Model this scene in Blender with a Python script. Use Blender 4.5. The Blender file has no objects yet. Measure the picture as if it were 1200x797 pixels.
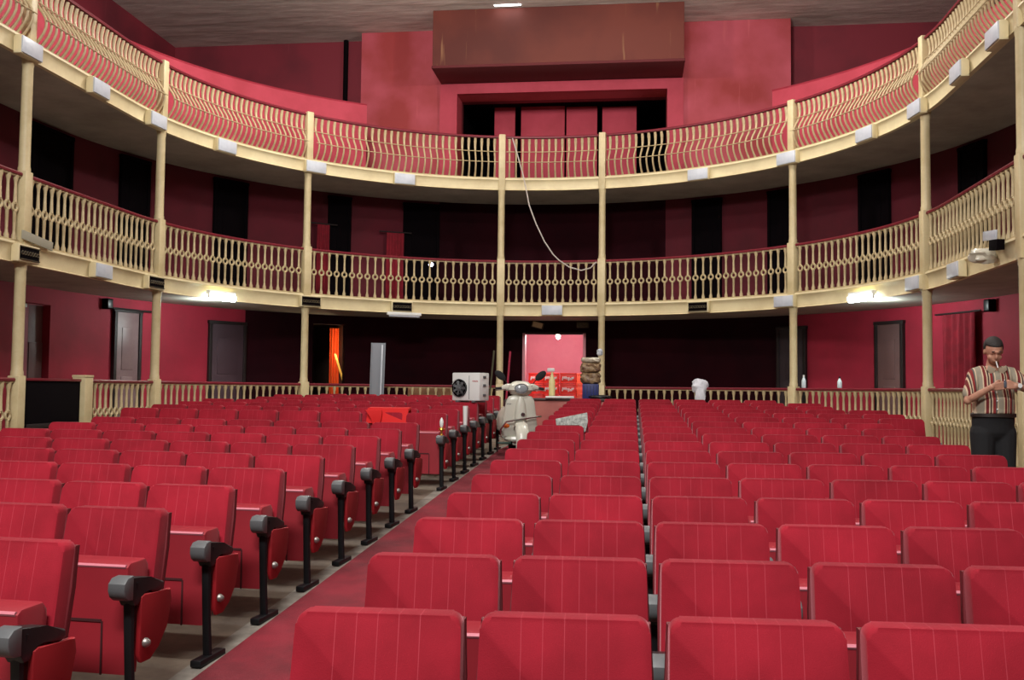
import bpy, bmesh, math, random
from mathutils import Vector, Matrix
random.seed(7)
S = bpy.context.scene
COL = S.collection
PI = math.pi

# ------------------------------------------------------------------ camera
F_PX = 1150.0
TH = math.radians(7.0)
PH = math.atan((457 - 398.5) / F_PX)
RHO = 0.0105
CAM = Vector((1.9, 0.0, 1.6))
fwd = Vector((-math.sin(TH) * math.cos(PH), math.cos(TH) * math.cos(PH), math.sin(PH)))
r0 = Vector((math.cos(TH), math.sin(TH), 0))
u0 = r0.cross(fwd)
rgt = (r0 * math.cos(RHO) + u0 * math.sin(RHO)).normalized()
upv = rgt.cross(fwd).normalized()
cam_data = bpy.data.cameras.new('camera')
cam_data.sensor_width = 36.0
cam_data.lens = F_PX / 1200.0 * 36.0
cam_data.clip_end = 200
cam = bpy.data.objects.new('camera', cam_data)
COL.objects.link(cam)
M = Matrix((rgt, upv, -fwd)).transposed().to_4x4()
M.translation = CAM
cam.matrix_world = M
S.camera = cam

def ray(px, py):
    return (fwd + rgt * ((px - 600) / F_PX) - upv * ((py - 398.5) / F_PX))
def at_y(px, py, y):
    d = ray(px, py); t = (y - CAM.y) / d.y
    return CAM + d * t
def at_x(px, py, x):
    d = ray(px, py); t = (x - CAM.x) / d.x
    return CAM + d * t
YC = 16.1          # centre of the horseshoe
R0 = 6.9
RW = 8.7
def at_r(px, py, r):
    """point where the sight line meets the horseshoe shell of radius r"""
    d = ray(px, py)
    a = d.x * d.x + d.y * d.y
    cx, cy = CAM.x, CAM.y - YC
    b = 2 * (d.x * cx + d.y * cy); c = cx * cx + cy * cy - r * r
    disc = b * b - 4 * a * c
    p = None
    if disc > 0:
        t = (-b + math.sqrt(disc)) / (2 * a)
        p = CAM + d * t
    if p is None or p.y < YC:
        t = ((r if d.x > 0 else -r) - CAM.x) / d.x
        p = CAM + d * t
    return p
def s_of(p):
    """path parameter (m along the radius R0 line) of a point"""
    if p.y >= YC:
        return math.atan2(p.x, p.y - YC) * R0
    s = R0 * PI / 2 + (YC - p.y)
    return s if p.x > 0 else -s
def P(s, d=0.0, z=0.0):
    """point on the horseshoe: s along the front line, d outwards, height z"""
    q = R0 * PI / 2
    if abs(s) <= q:
        a = s / R0
        return Vector((math.sin(a) * (R0 + d), YC + math.cos(a) * (R0 + d), z))
    sg = 1 if s > 0 else -1
    return Vector((sg * (R0 + d), YC - (abs(s) - q), z))
def frame(s):
    """outward direction at s"""
    q = R0 * PI / 2
    if abs(s) <= q:
        a = s / R0
        return Vector((math.sin(a), math.cos(a), 0))
    return Vector((1 if s > 0 else -1, 0, 0))
def floor_z(y):
    y = min(y, 15.9)
    return -0.043 + 0.0417 * y

# ------------------------------------------------------------------ materials
def nodes(name):
    m = bpy.data.materials.new(name); m.use_nodes = True
    nt = m.node_tree
    return m, nt, nt.nodes['Principled BSDF']
def mat(name, col, rough=0.6, metal=0.0, noise=0.0, nscale=6.0, bump=0.0, bscale=40.0, sheen=0.0, spec=0.5, col2=None, emit=None, estr=0.0, rnd=0.0, trans=0.0):
    m, nt, b = nodes(name)
    N, L = nt.nodes, nt.links
    b.inputs['Base Color'].default_value = (*col, 1)
    b.inputs['Roughness'].default_value = rough
    b.inputs['Metallic'].default_value = metal
    b.inputs['Specular IOR Level'].default_value = spec
    if sheen:
        b.inputs['Sheen Weight'].default_value = sheen
        b.inputs['Sheen Roughness'].default_value = 0.4
        b.inputs['Sheen Tint'].default_value = (1, .55, .55, 1)
    if trans:
        b.inputs['Transmission Weight'].default_value = trans
    if emit:
        b.inputs['Emission Color'].default_value = (*emit, 1)
        b.inputs['Emission Strength'].default_value = estr
    tc = N.new('ShaderNodeTexCoord')
    last = None
    if noise or col2:
        n = N.new('ShaderNodeTexNoise'); n.inputs['Scale'].default_value = nscale
        n.inputs['Detail'].default_value = 6; n.inputs['Roughness'].default_value = .65
        L.new(tc.outputs['Object'], n.inputs['Vector'])
        cr = N.new('ShaderNodeValToRGB')
        c2 = col2 if col2 else tuple(max(0, c * (1 - noise)) for c in col)
        cr.color_ramp.elements[0].position = .35; cr.color_ramp.elements[1].position = .65
        cr.color_ramp.elements[0].color = (*c2, 1); cr.color_ramp.elements[1].color = (*col, 1)
        L.new(n.outputs['Fac'], cr.inputs['Fac']); last = cr.outputs['Color']
    if rnd:
        oi = N.new('ShaderNodeObjectInfo'); hs = N.new('ShaderNodeHueSaturation')
        mr = N.new('ShaderNodeMapRange'); mr.inputs['To Min'].default_value = 1 - rnd; mr.inputs['To Max'].default_value = 1 + rnd
        L.new(oi.outputs['Random'], mr.inputs['Value']); L.new(mr.outputs['Result'], hs.inputs['Value'])
        if last: L.new(last, hs.inputs['Color'])
        else: hs.inputs['Color'].default_value = (*col, 1)
        last = hs.outputs['Color']
    if last: L.new(last, b.inputs['Base Color'])
    if bump:
        n2 = N.new('ShaderNodeTexNoise'); n2.inputs['Scale'].default_value = bscale; n2.inputs['Detail'].default_value = 4
        L.new(tc.outputs['Object'], n2.inputs['Vector'])
        bp = N.new('ShaderNodeBump'); bp.inputs['Strength'].default_value = bump; bp.inputs['Distance'].default_value = .01
        L.new(n2.outputs['Fac'], bp.inputs['Height']); L.new(bp.outputs['Normal'], b.inputs['Normal'])
    return m
def srgb(r, g, b):
    f = lambda c: (c / 255 / 12.92) if c <= 10 else ((c / 255 + .055) / 1.055) ** 2.4
    return (f(r), f(g), f(b))

def fabric_mat():
    """red moquette with thin paler piping lines down the middle of the back"""
    m, nt, b = nodes('seat_fabric'); N, L = nt.nodes, nt.links
    b.inputs['Roughness'].default_value = .85
    b.inputs['Specular IOR Level'].default_value = .2
    b.inputs['Sheen Weight'].default_value = .35
    b.inputs['Sheen Roughness'].default_value = .35
    b.inputs['Sheen Tint'].default_value = (1, .45, .5, 1)
    tc = N.new('ShaderNodeTexCoord'); sp = N.new('ShaderNodeSeparateXYZ')
    L.new(tc.outputs['Object'], sp.inputs[0])
    n = N.new('ShaderNodeTexNoise'); n.inputs['Scale'].default_value = 5; n.inputs['Detail'].default_value = 5
    L.new(tc.outputs['Object'], n.inputs['Vector'])
    cr = N.new('ShaderNodeValToRGB')
    cr.color_ramp.elements[0].position = .3; cr.color_ramp.elements[1].position = .7
    cr.color_ramp.elements[0].color = (*srgb(134, 22, 36), 1); cr.color_ramp.elements[1].color = (*srgb(156, 28, 45), 1)
    L.new(n.outputs['Fac'], cr.inputs['Fac'])
    def mth(op, a, bb=None, c=None):
        q = N.new('ShaderNodeMath'); q.operation = op
        for i, v in enumerate((a, bb, c)):
            if v is None: continue
            if isinstance(v, (int, float)): q.inputs[i].default_value = v
            else: L.new(v, q.inputs[i])
        return q.outputs[0]
    ax = mth('ABSOLUTE', sp.outputs['X'])
    fr = mth('PINGPONG', ax, .031)            # lines every 62 mm
    ln = mth('LESS_THAN', fr, .0013)
    ins = mth('LESS_THAN', ax, .15)
    msk = mth('MULTIPLY', ln, ins)
    n3 = N.new('ShaderNodeTexNoise'); n3.inputs['Scale'].default_value = 3
    oi = N.new('ShaderNodeObjectInfo'); va = N.new('ShaderNodeVectorMath'); va.operation = 'ADD'
    L.new(tc.outputs['Object'], va.inputs[0]); L.new(oi.outputs['Location'], va.inputs[1]); L.new(va.outputs[0], n3.inputs['Vector'])
    L.new(va.outputs[0], n.inputs['Vector'])
    q3 = mth('MULTIPLY', n3.outputs['Fac'], .34)
    msk = mth('MULTIPLY', msk, q3)
    mx = N.new('ShaderNodeMix'); mx.data_type = 'RGBA'
    L.new(msk, mx.inputs['Factor']); L.new(cr.outputs['Color'], mx.inputs['A']); mx.inputs['B'].default_value = (*srgb(235, 110, 125), 1)
    hs = N.new('ShaderNodeHueSaturation'); mr = N.new('ShaderNodeMapRange')
    mr.inputs['To Min'].default_value = .88; mr.inputs['To Max'].default_value = 1.1
    L.new(oi.outputs['Random'], mr.inputs['Value']); L.new(mr.outputs['Result'], hs.inputs['Value'])
    L.new(mx.outputs['Result'], hs.inputs['Color']); L.new(hs.outputs['Color'], b.inputs['Base Color'])
    n2 = N.new('ShaderNodeTexNoise'); n2.inputs['Scale'].default_value = 260
    L.new(tc.outputs['Object'], n2.inputs['Vector'])
    bp = N.new('ShaderNodeBump'); bp.inputs['Strength'].default_value = .25; bp.inputs['Distance'].default_value = .003
    L.new(n2.outputs['Fac'], bp.inputs['Height']); L.new(bp.outputs['Normal'], b.inputs['Normal'])
    return m
def ceiling_mat():
    m, nt, b = nodes('ceiling_plaster'); N, L = nt.nodes, nt.links
    b.inputs['Roughness'].default_value = .9
    tc = N.new('ShaderNodeTexCoord'); mp = N.new('ShaderNodeMapping'); mp.inputs['Scale'].default_value = (.5, 2.6, 1)
    L.new(tc.outputs['Object'], mp.inputs['Vector'])
    n = N.new('ShaderNodeTexNoise'); n.inputs['Scale'].default_value = 1.3; n.inputs['Detail'].default_value = 9; n.inputs['Roughness'].default_value = .7
    L.new(mp.outputs[0], n.inputs['Vector'])
    cr = N.new('ShaderNodeValToRGB'); e = cr.color_ramp.elements
    e[0].position = .3; e[1].position = .68
    e[0].color = (*srgb(170, 162, 152), 1); e[1].color = (*srgb(235, 230, 220), 1)
    L.new(n.outputs['Fac'], cr.inputs['Fac']); L.new(cr.outputs['Color'], b.inputs['Base Color'])
    bp = N.new('ShaderNodeBump'); bp.inputs['Strength'].default_value = .9; bp.inputs['Distance'].default_value = .05
    L.new(n.outputs['Fac'], bp.inputs['Height']); L.new(bp.outputs['Normal'], b.inputs['Normal'])
    return m
def stain_mat(name, base, dark, streak):
    """plaster or board with vertical runs of dirt"""
    m, nt, b = nodes(name); N, L = nt.nodes, nt.links
    b.inputs['Roughness'].default_value = .75
    tc = N.new('ShaderNodeTexCoord')
    n = N.new('ShaderNodeTexNoise'); n.inputs['Scale'].default_value = .55; n.inputs['Detail'].default_value = 5
    L.new(tc.outputs['Object'], n.inputs['Vector'])
    cr = N.new('ShaderNodeValToRGB'); e = cr.color_ramp.elements
    e[0].position = .38; e[1].position = .6; e[0].color = (*dark, 1); e[1].color = (*base, 1)
    L.new(n.outputs['Fac'], cr.inputs['Fac'])
    mp = N.new('ShaderNodeMapping'); mp.inputs['Scale'].default_value = (5, 5, .35)
    L.new(tc.outputs['Object'], mp.inputs['Vector'])
    n2 = N.new('ShaderNodeTexNoise'); n2.inputs['Scale'].default_value = 1.4; n2.inputs['Detail'].default_value = 3
    L.new(mp.outputs[0], n2.inputs['Vector'])
    c2 = N.new('ShaderNodeValToRGB'); e = c2.color_ramp.elements
    e[0].position = .66; e[1].position = .74; e[0].color = (0, 0, 0, 1); e[1].color = (.5, .5, .5, 1)
    L.new(n2.outputs['Fac'], c2.inputs['Fac'])
    mx = N.new('ShaderNodeMix'); mx.data_type = 'RGBA'
    L.new(c2.outputs['Color'], mx.inputs['Factor']); L.new(cr.outputs['Color'], mx.inputs['A']); mx.inputs['B'].default_value = (*streak, 1)
    L.new(mx.outputs['Result'], b.inputs['Base Color'])
    return m
def stripe_mat():
    m, nt, b = nodes('striped_shirt'); N, L = nt.nodes, nt.links
    b.inputs['Roughness'].default_value = .85
    tc = N.new('ShaderNodeTexCoord'); sp = N.new('ShaderNodeSeparateXYZ'); L.new(tc.outputs['Object'], sp.inputs[0])
    q = N.new('ShaderNodeMath'); q.operation = 'MULTIPLY_ADD'; q.inputs[1].default_value = 1 / .16; q.inputs[2].default_value = 10.12
    L.new(sp.outputs['X'], q.inputs[0])
    f = N.new('ShaderNodeMath'); f.operation = 'FRACT'; L.new(q.outputs[0], f.inputs[0])
    cr = N.new('ShaderNodeValToRGB'); cr.color_ramp.interpolation = 'CONSTANT'
    cols = [(0, (150, 140, 122)), (.3, (205, 180, 150)), (.36, (110, 28, 30)), (.5, (200, 175, 145)), (.56, (62, 40, 38)), (.64, (190, 165, 138)), (.7, (128, 34, 34)), (.84, (88, 84, 80)), (.92, (200, 178, 150))]
    el = cr.color_ramp.elements
    el[0].position = 0; el[0].color = (*srgb(*cols[0][1]), 1)
    el[1].position = cols[1][0]; el[1].color = (*srgb(*cols[1][1]), 1)
    for p, c in cols[2:]:
        e = el.new(p); e.color = (*srgb(*c), 1)
    L.new(f.outputs[0], cr.inputs['Fac']); L.new(cr.outputs['Color'], b.inputs['Base Color'])
    return m

MT = {}
MT['fabric'] = fabric_mat()
MT['shell'] = mat('seat_shell', srgb(152, 14, 26), .65, noise=.15, nscale=3, rnd=.06)
MT['edge'] = mat('seat_edging', srgb(100, 18, 28), .6)
MT['pan'] = mat('seat_pan_vinyl', srgb(146, 24, 38), .6, noise=.12, nscale=4, rnd=.08, sheen=.15)
MT['groove'] = mat('groove_dark', srgb(60, 8, 14), .8)
MT['black'] = mat('black_plastic', srgb(30, 30, 32), .38)
MT['greycap'] = mat('grey_rubber', srgb(92, 94, 96), .45)
MT['steel'] = mat('black_steel', srgb(24, 24, 27), .45, metal=.3)
MT['bolt'] = mat('bolt', srgb(140, 134, 130), .4, metal=.7)
MT['piping'] = mat('pink_piping', srgb(205, 120, 134), .6)
MT['cream'] = mat('cream_paint', srgb(206, 190, 150), .5, col2=srgb(190, 172, 130), nscale=3)
MT['cream_rail'] = mat('cream_ironwork', srgb(194, 176, 136), .5, col2=srgb(166, 146, 108), nscale=5)
MT['fascia'] = mat('fascia_paint', srgb(222, 208, 168), .5, col2=srgb(206, 190, 150), nscale=1.5)
MT['soffit'] = mat('soffit_plaster', srgb(176, 170, 158), .8, col2=srgb(150, 144, 132), nscale=1.2, bump=.3, bscale=6)
MT['maroon'] = mat('maroon_rail', srgb(112, 24, 38), .4)
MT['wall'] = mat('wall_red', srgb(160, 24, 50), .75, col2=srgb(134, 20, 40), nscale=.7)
MT['wall_half_shaded'] = mat('wall_red_half_shade', srgb(94, 10, 30), .85, col2=srgb(78, 9, 24), nscale=.7)  # wall red darkened to hold the shade under the gallery
MT['wall_shaded'] = mat('wall_red_deep_shade', srgb(42, 6, 14), .95, spec=.12, col2=srgb(30, 5, 11), nscale=.8)  # wall red darkened far down, in place of the shade at the back
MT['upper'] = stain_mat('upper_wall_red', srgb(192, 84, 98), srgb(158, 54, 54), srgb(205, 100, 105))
MT['upper_shaded'] = stain_mat('upper_red_shaded', srgb(126, 34, 48), srgb(96, 26, 38), srgb(150, 70, 76))  # upper red darkened where the light is blocked
MT['parapet'] = mat('parapet_red', srgb(186, 62, 80), .7, col2=srgb(168, 50, 66), nscale=1)
MT['booth'] = stain_mat('booth_board', srgb(110, 50, 38), srgb(90, 38, 30), srgb(170, 130, 90))
MT['ceiling'] = ceiling_mat()
MT['floor'] = mat('floor_boards', srgb(128, 114, 98), .7, col2=srgb(92, 80, 68), nscale=2.5, bump=.3, bscale=12)
MT['concrete'] = mat('concrete_edge', srgb(150, 144, 134), .8, col2=srgb(112, 106, 98), nscale=5)
MT['carpet'] = mat('aisle_carpet', srgb(130, 26, 42), .95, col2=srgb(92, 20, 30), nscale=1.8, bump=.5, bscale=120)
MT['dark'] = mat('dark_wood', srgb(26, 12, 12), .6)
MT['void'] = mat('black_paint_and_shade', srgb(10, 5, 8), .95, spec=.08)  # for black things, and for the dark painted into unlit openings
MT['grey_door'] = mat('grey_door_paint', srgb(128, 104, 104), .45, col2=srgb(112, 84, 86), nscale=1.6)
MT['curtain'] = mat('curtain_red', srgb(140, 16, 38), .9, col2=srgb(112, 12, 28), nscale=4)
MT['white'] = mat('white_paint', srgb(225, 225, 222), .45)
MT['panelwhite'] = mat('pale_panel', srgb(196, 200, 208), .4, col2=srgb(180, 186, 196), nscale=5)
MT['grille'] = mat('bronze_grille', srgb(96, 84, 62), .5, metal=.3, col2=srgb(52, 44, 34), nscale=22)

# ------------------------------------------------------------------ mesh helpers
def link(name, me, parent=None, loc=(0, 0, 0), rotz=0.0):
    o = bpy.data.objects.new(name, me); COL.objects.link(o)
    if parent: o.parent = parent
    o.location = loc
    if rotz: o.rotation_euler = (0, 0, rotz)
    return o
def obj(name, bm, m, parent=None, loc=(0, 0, 0), rotz=0.0, smooth=True, recalc=True):
    if recalc: bmesh.ops.recalc_face_normals(bm, faces=bm.faces)
    me = bpy.data.meshes.new(name); bm.to_mesh(me); bm.free()
    ms = m if isinstance(m, (list, tuple)) else [m]
    for x in ms: me.materials.append(x)
    if smooth:
        me.polygons.foreach_set('use_smooth', [True] * len(me.polygons))
        me.set_sharp_from_angle(angle=math.radians(38))
    return link(name, me, parent, loc, rotz)
def tag(o, label=None, cat=None, group=None, kind=None):
    if label: o['label'] = label
    if cat: o['category'] = cat
    if group: o['group'] = group
    if kind: o['kind'] = kind
    return o
def thing(name, label, cat, loc=(0, 0, 0), rotz=0.0, group=None):
    o = bpy.data.objects.new(name, None); COL.objects.link(o)
    o.empty_display_size = .1
    o.location = loc; o.rotation_euler = (0, 0, rotz)
    return tag(o, label, cat, group)
def NB(): return bmesh.new()
def box(bm, c, size, bev=0.0, rot=None, mi=0, taper=None):
    r = bmesh.ops.create_cube(bm, size=1.0)
    vs = r['verts']
    for v in vs:
        x, y, z = v.co.x * size[0], v.co.y * size[1], v.co.z * size[2]
        if taper and v.co.z > 0: x *= taper; y *= taper
        v.co = Vector((x, y, z))
    fs = set(f for v in vs for f in v.link_faces)
    if bev:
        es = list(set(e for v in vs for e in v.link_edges))
        rr = bmesh.ops.bevel(bm, geom=es, offset=bev, segments=2, profile=.5, affect='EDGES')
        fs = set(rr['faces']) | set(f for f in fs if f.is_valid)
        vs = list(set(v for f in fs for v in f.verts))
    mtx = (rot.to_4x4() if rot is not None else Matrix.Identity(4))
    for v in vs: v.co = mtx @ v.co + Vector(c)
    for f in fs:
        if f.is_valid: f.material_index = mi
    return vs
def prism(bm, pts, d0, d1, axis='y', bev=0.0, seg=2, mi=0):
    """outline pts extruded between d0 and d1 along axis; pts are (a, b)"""
    def mk(a, b, d):
        return {'y': (a, d, b), 'x': (d, a, b), 'z': (a, b, d)}[axis]
    A = [bm.verts.new(mk(a, b, d0)) for a, b in pts]; B = [bm.verts.new(mk(a, b, d1)) for a, b in pts]
    n = len(pts)
    fs = [bm.faces.new(A), bm.faces.new(B[::-1])]
    for i in range(n): fs.append(bm.faces.new((A[i], B[i], B[(i + 1) % n], A[(i + 1) % n])))
    for f in fs: f.material_index = mi
    if bev:
        es = [e for e in set(e for v in A + B for e in v.link_edges) if (e.verts[0] in A) == (e.verts[1] in A)]
        bmesh.ops.bevel(bm, geom=es, offset=bev, segments=seg, profile=.5, affect='EDGES')
def tube(bm, pts, rad, n=8, caps=True, mi=0, flat=None):
    """round bar along points; rad a number or a list; flat = (a,b) squash factors"""
    pts = [Vector(p) for p in pts]; k = len(pts)
    rads = rad if isinstance(rad, (list, tuple)) else [rad] * k
    t0 = (pts[1] - pts[0]).normalized()
    ref = Vector((0, 0, 1)) if abs(t0.z) < .9 else Vector((1, 0, 0))
    u = t0.cross(ref).normalized()
    rings = []
    for i, p in enumerate(pts):
        if i == 0: t = pts[1] - pts[0]
        elif i == k - 1: t = pts[-1] - pts[-2]
        else: t = pts[i + 1] - pts[i - 1]
        t.normalize()
        u = (u - t * u.dot(t)).normalized(); w = t.cross(u)
        fa, fb = flat if flat else (1, 1)
        rings.append([bm.verts.new(p + (u * math.cos(2 * PI * j / n) * fa + w * math.sin(2 * PI * j / n) * fb) * rads[i]) for j in range(n)])
    for a, b in zip(rings, rings[1:]):
        for j in range(n):
            f = bm.faces.new((a[j], a[(j + 1) % n], b[(j + 1) % n], b[j])); f.material_index = mi
    if caps:
        f = bm.faces.new(rings[0][::-1]); f.material_index = mi
        f = bm.faces.new(rings[-1]); f.material_index = mi
def lathe(bm, prof, c=(0, 0, 0), n=12, mi=0, rot=None):
    """prof: (radius, z) bottom to top, around z through c"""
    mtx = rot.to_4x4() if rot is not None else Matrix.Identity(4)
    rings = []
    for r, z in prof:
        rings.append([bm.verts.new(mtx @ Vector((r * math.cos(2 * PI * j / n), r * math.sin(2 * PI * j / n), z)) + Vector(c)) for j in range(n)])
    for a, b in zip(rings, rings[1:]):
        for j in range(n):
            f = bm.faces.new((a[j], a[(j + 1) % n], b[(j + 1) % n], b[j])); f.material_index = mi
    f = bm.faces.new(rings[0][::-1]); f.material_index = mi
    f = bm.faces.new(rings[-1]); f.material_index = mi
def torus(bm, c, R, r, axis=Vector((0, 1, 0)), n=10, m=6):
    rot = Vector((0, 0, 1)).rotation_difference(axis).to_matrix()
    vs = []
    for i in range(n):
        a = 2 * PI * i / n
        row = []
        for j in range(m):
            b = 2 * PI * j / m
            p = Vector(((R + r * math.cos(b)) * math.cos(a), (R + r * math.cos(b)) * math.sin(a), r * math.sin(b)))
            row.append(bm.verts.new(rot @ p + Vector(c)))
        vs.append(row)
    for i in range(n):
        for j in range(m):
            bm.faces.new((vs[i][j], vs[(i + 1) % n][j], vs[(i + 1) % n][(j + 1) % m], vs[i][(j + 1) % m]))
def ell(bm, c, r, seg=16, rings=10, rot=None, mi=0):
    rr = bmesh.ops.create_uvsphere(bm, u_segments=seg, v_segments=rings, radius=1.0)
    mtx = rot.to_4x4() if rot is not None else Matrix.Identity(4)
    for v in rr['verts']:
        v.co = mtx @ Vector((v.co.x * r[0], v.co.y * r[1], v.co.z * r[2])) + Vector(c)
        for f in v.link_faces: f.material_index = mi
def s_list(s0, s1, step=.25):
    n = max(2, int(math.ceil(abs(s1 - s0) / step)) + 1)
    return [s0 + (s1 - s0) * i / (n - 1) for i in range(n)]
def sweep(bm, prof, ss, closed=True, caps=True, zf=None):
    """section (d, z) swept along the horseshoe; zf(point) adds a height"""
    rings = []
    for s in ss:
        rings.append([bm.verts.new(P(s, d, z)) for d, z in prof])
    m = len(prof)
    for a, b in zip(rings, rings[1:]):
        for j in range(m if closed else m - 1):
            bm.faces.new((a[j], a[(j + 1) % m], b[(j + 1) % m], b[j]))
    if caps and closed:
        bm.faces.new(rings[0][::-1]); bm.faces.new(rings[-1])
def copy_tree(o, parent=None):
    c = o.copy(); COL.objects.link(c)
    if parent: c.parent = parent
    for ch in list(o.children): copy_tree(ch, c)
    return c
ORD = ['first', 'second', 'third', 'fourth', 'fifth', 'sixth', 'seventh', 'eighth', 'ninth', 'tenth', 'eleventh', 'twelfth', 'thirteenth', 'fourteenth', 'fifteenth', 'sixteenth', 'seventeenth', 'eighteenth', 'nineteenth', 'twentieth']

# ------------------------------------------------------------------ the hall
EYE = CAM.z
Z1R = EYE + .10                      # top of the stalls balustrade
Z2B, Z2T, Z2R = EYE + 1.74, EYE + 2.02, EYE + 3.05     # lower balcony: underside, floor, rail
Z3B, Z3T, Z3R = EYE + 4.72, EYE + 4.98, EYE + 6.02     # gallery
ZC = EYE + 9.6
YB = 26.0
QS = R0 * PI / 2
SMAX = QS + 9.0                      # the straight legs run on towards the stage

bm = NB()   # raked floor: slope then level
ys = [-3, 15.9, 30]
rows = [[bm.verts.new((x, y, floor_z(y))) for x in (-12.6, 12.6)] for y in ys]
low = [[bm.verts.new((x, y, floor_z(y) - .25)) for x in (-12.6, 12.6)] for y in ys]
for i in range(2):
    bm.faces.new((rows[i][0], rows[i][1], rows[i + 1][1], rows[i + 1][0]))
    bm.faces.new((low[i][0], low[i + 1][0], low[i + 1][1], low[i][1]))
tag(obj('floor', bm, MT['floor'], smooth=False), kind='structure')

def strip(name, x0, x1, y0, y1, th, m):
    bm = NB()
    ysl = sorted(set([y0, y1] + [y for y in (15.9,) if y0 < y < y1]))
    prev = None
    for y in ysl:
        z = floor_z(y)
        q = [bm.verts.new(v) for v in ((x0, y, z + .001), (x0, y, z + th), (x1, y, z + th), (x1, y, z + .001))]
        if prev:
            for j in range(4): bm.faces.new((prev[j], prev[(j + 1) % 4], q[(j + 1) % 4], q[j]))
        else: bm.faces.new(q)
        prev = q
    bm.faces.new(prev[::-1])
    return obj(name, bm, m, smooth=False)
tag(strip('aisle_carpet', -.24, .86, -.5, 18.6, .012, MT['carpet']), 'worn red carpet runner along the aisle between the two seat blocks', 'carpet')
tag(strip('trim_1', -.36, -.245, -.5, 18.6, .006, MT['concrete']), kind='structure')

# curved shells
def shell(name, d0, d1, z0, z1, ss, m, kind='structure'):
    bm = NB(); sweep(bm, [(d0, z0), (d1, z0), (d1, z1), (d0, z1)], ss)
    return tag(obj(name, bm, m), kind=kind)
full = s_list(-SMAX, SMAX, .35)
shell('balcony_floor', .0, 1.8, Z2B + .02, Z2T, full, MT['soffit'])
bm = NB()    # gallery floor reaches back to the flat rear wall
prevv = None
for s in full:
    a = P(s, 0, 0); b = P(s, 1.8, 0); n = frame(s)
    ts = []
    if abs(n.x) > 1e-6: ts.append(((12 if n.x > 0 else -12) - b.x) / n.x)
    if n.y > 1e-6: ts.append((YB + .3 - b.y) / n.y)
    c = b + n * min(ts)
    q = [bm.verts.new((a.x, a.y, Z3B + .02)), bm.verts.new((c.x, c.y, Z3B + .02)), bm.verts.new((c.x, c.y, Z3T)), bm.verts.new((a.x, a.y, Z3T))]
    if prevv:
        for j in range(4): bm.faces.new((prevv[j], prevv[(j + 1) % 4], q[(j + 1) % 4], q[j]))
    prevv = q
tag(obj('gallery_floor', bm, MT['soffit']), kind='structure')
# fascias with a moulded face
def fascia(name, zb, zt):
    prof = [(-.06, zb + .02), (-.10, zb), (-.02, zb), (-.005, zb + .02), (-.005, zt + .015), (-.11, zt + .015), (-.12, zt - .02), (-.09, zt - .045), (-.07, zt - .10), (-.06, zt - .18)]
    bm = NB(); sweep(bm, prof, full)
    return tag(obj(name, bm, MT['fascia']), kind='structure')
fascia('trim_2', Z2B, Z2T)
fascia('trim_3', Z3B, Z3T)

# curved walls with the central doorway
dl, dr = s_of(at_r(613, 430, RW)), s_of(at_r(686, 430, RW))
DT = at_r(650, 391, RW).z
OR0, OR1 = s_of(at_r(366, 430, RW)), s_of(at_r(404, 430, RW))       # doorway with the orange curtain
OT = at_r(385, 380, RW).z
gl, gr = s_of(at_r(286, 430, RW)), s_of(at_r(925, 430, RW))          # where the wall colour is darkened for shade
b2l, b2r = s_of(at_r(515, 260, RW)), s_of(at_r(780, 260, RW))
wd = [(1.8, 1.98)]
def wall(name, segs, m):
    bm = NB()
    for s0, s1, z0, z1 in segs:
        sweep(bm, [(1.8, z0), (1.98, z0), (1.98, z1), (1.8, z1)], s_list(s0, s1, .3))
    return tag(obj(name, bm, m), kind='structure')
lo = -.1
LD0, LD1 = -s_of(at_r(22, 430, RW)), -s_of(at_r(57, 430, RW))
LDa, LDb = -LD0, -LD1      # s of the lit doorway on the far left
LT = at_r(40, 355, RW).z
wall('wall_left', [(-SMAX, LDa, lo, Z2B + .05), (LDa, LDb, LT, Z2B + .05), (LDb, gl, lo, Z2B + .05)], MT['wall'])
wall('wall_back_left', [(gl, OR0, lo, Z2B + .05), (OR0, OR1, OT, Z2B + .05), (OR1, dl, lo, Z2B + .05)], MT['wall_shaded'])
wall('wall_back_right', [(dr, gr, lo, Z2B + .05)], MT['wall_shaded'])
wall('wall_back_lintel', [(dl, dr, DT, Z2B + .05)], MT['wall_shaded'])
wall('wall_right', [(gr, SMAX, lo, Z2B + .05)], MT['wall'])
wall('wall_upper_left', [(-SMAX, b2l, Z2T - .05, Z3B + .05)], MT['wall_half_shaded'])
wall('wall_upper_back', [(b2l, b2r, Z2T - .05, Z3B + .05)], MT['wall_shaded'])
wall('wall_upper_right', [(b2r, SMAX, Z2T - .05, Z3B + .05)], MT['wall_half_shaded'])

def plainbox(name, x0, x1, y0, y1, z0, z1, m, kind='structure', bev=0, parent=None):
    bm = NB(); box(bm, ((x0 + x1) / 2, (y0 + y1) / 2, (z0 + z1) / 2), (x1 - x0, y1 - y0, z1 - z0), bev)
    o = obj(name, bm, m, parent)
    return tag(o, kind=kind) if kind else o
# ceiling and upper walls
plainbox('ceiling', -12.3, 12.3, -3, 26.5, ZC, ZC + .2, MT['ceiling'])
plainbox('wall_gallery_left', -11.25, -11, -3, YB, Z3T, ZC, MT['upper_shaded'])
plainbox('wall_gallery_right', 11, 11.25, -3, YB, Z3T, ZC, MT['upper_shaded'])
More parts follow.
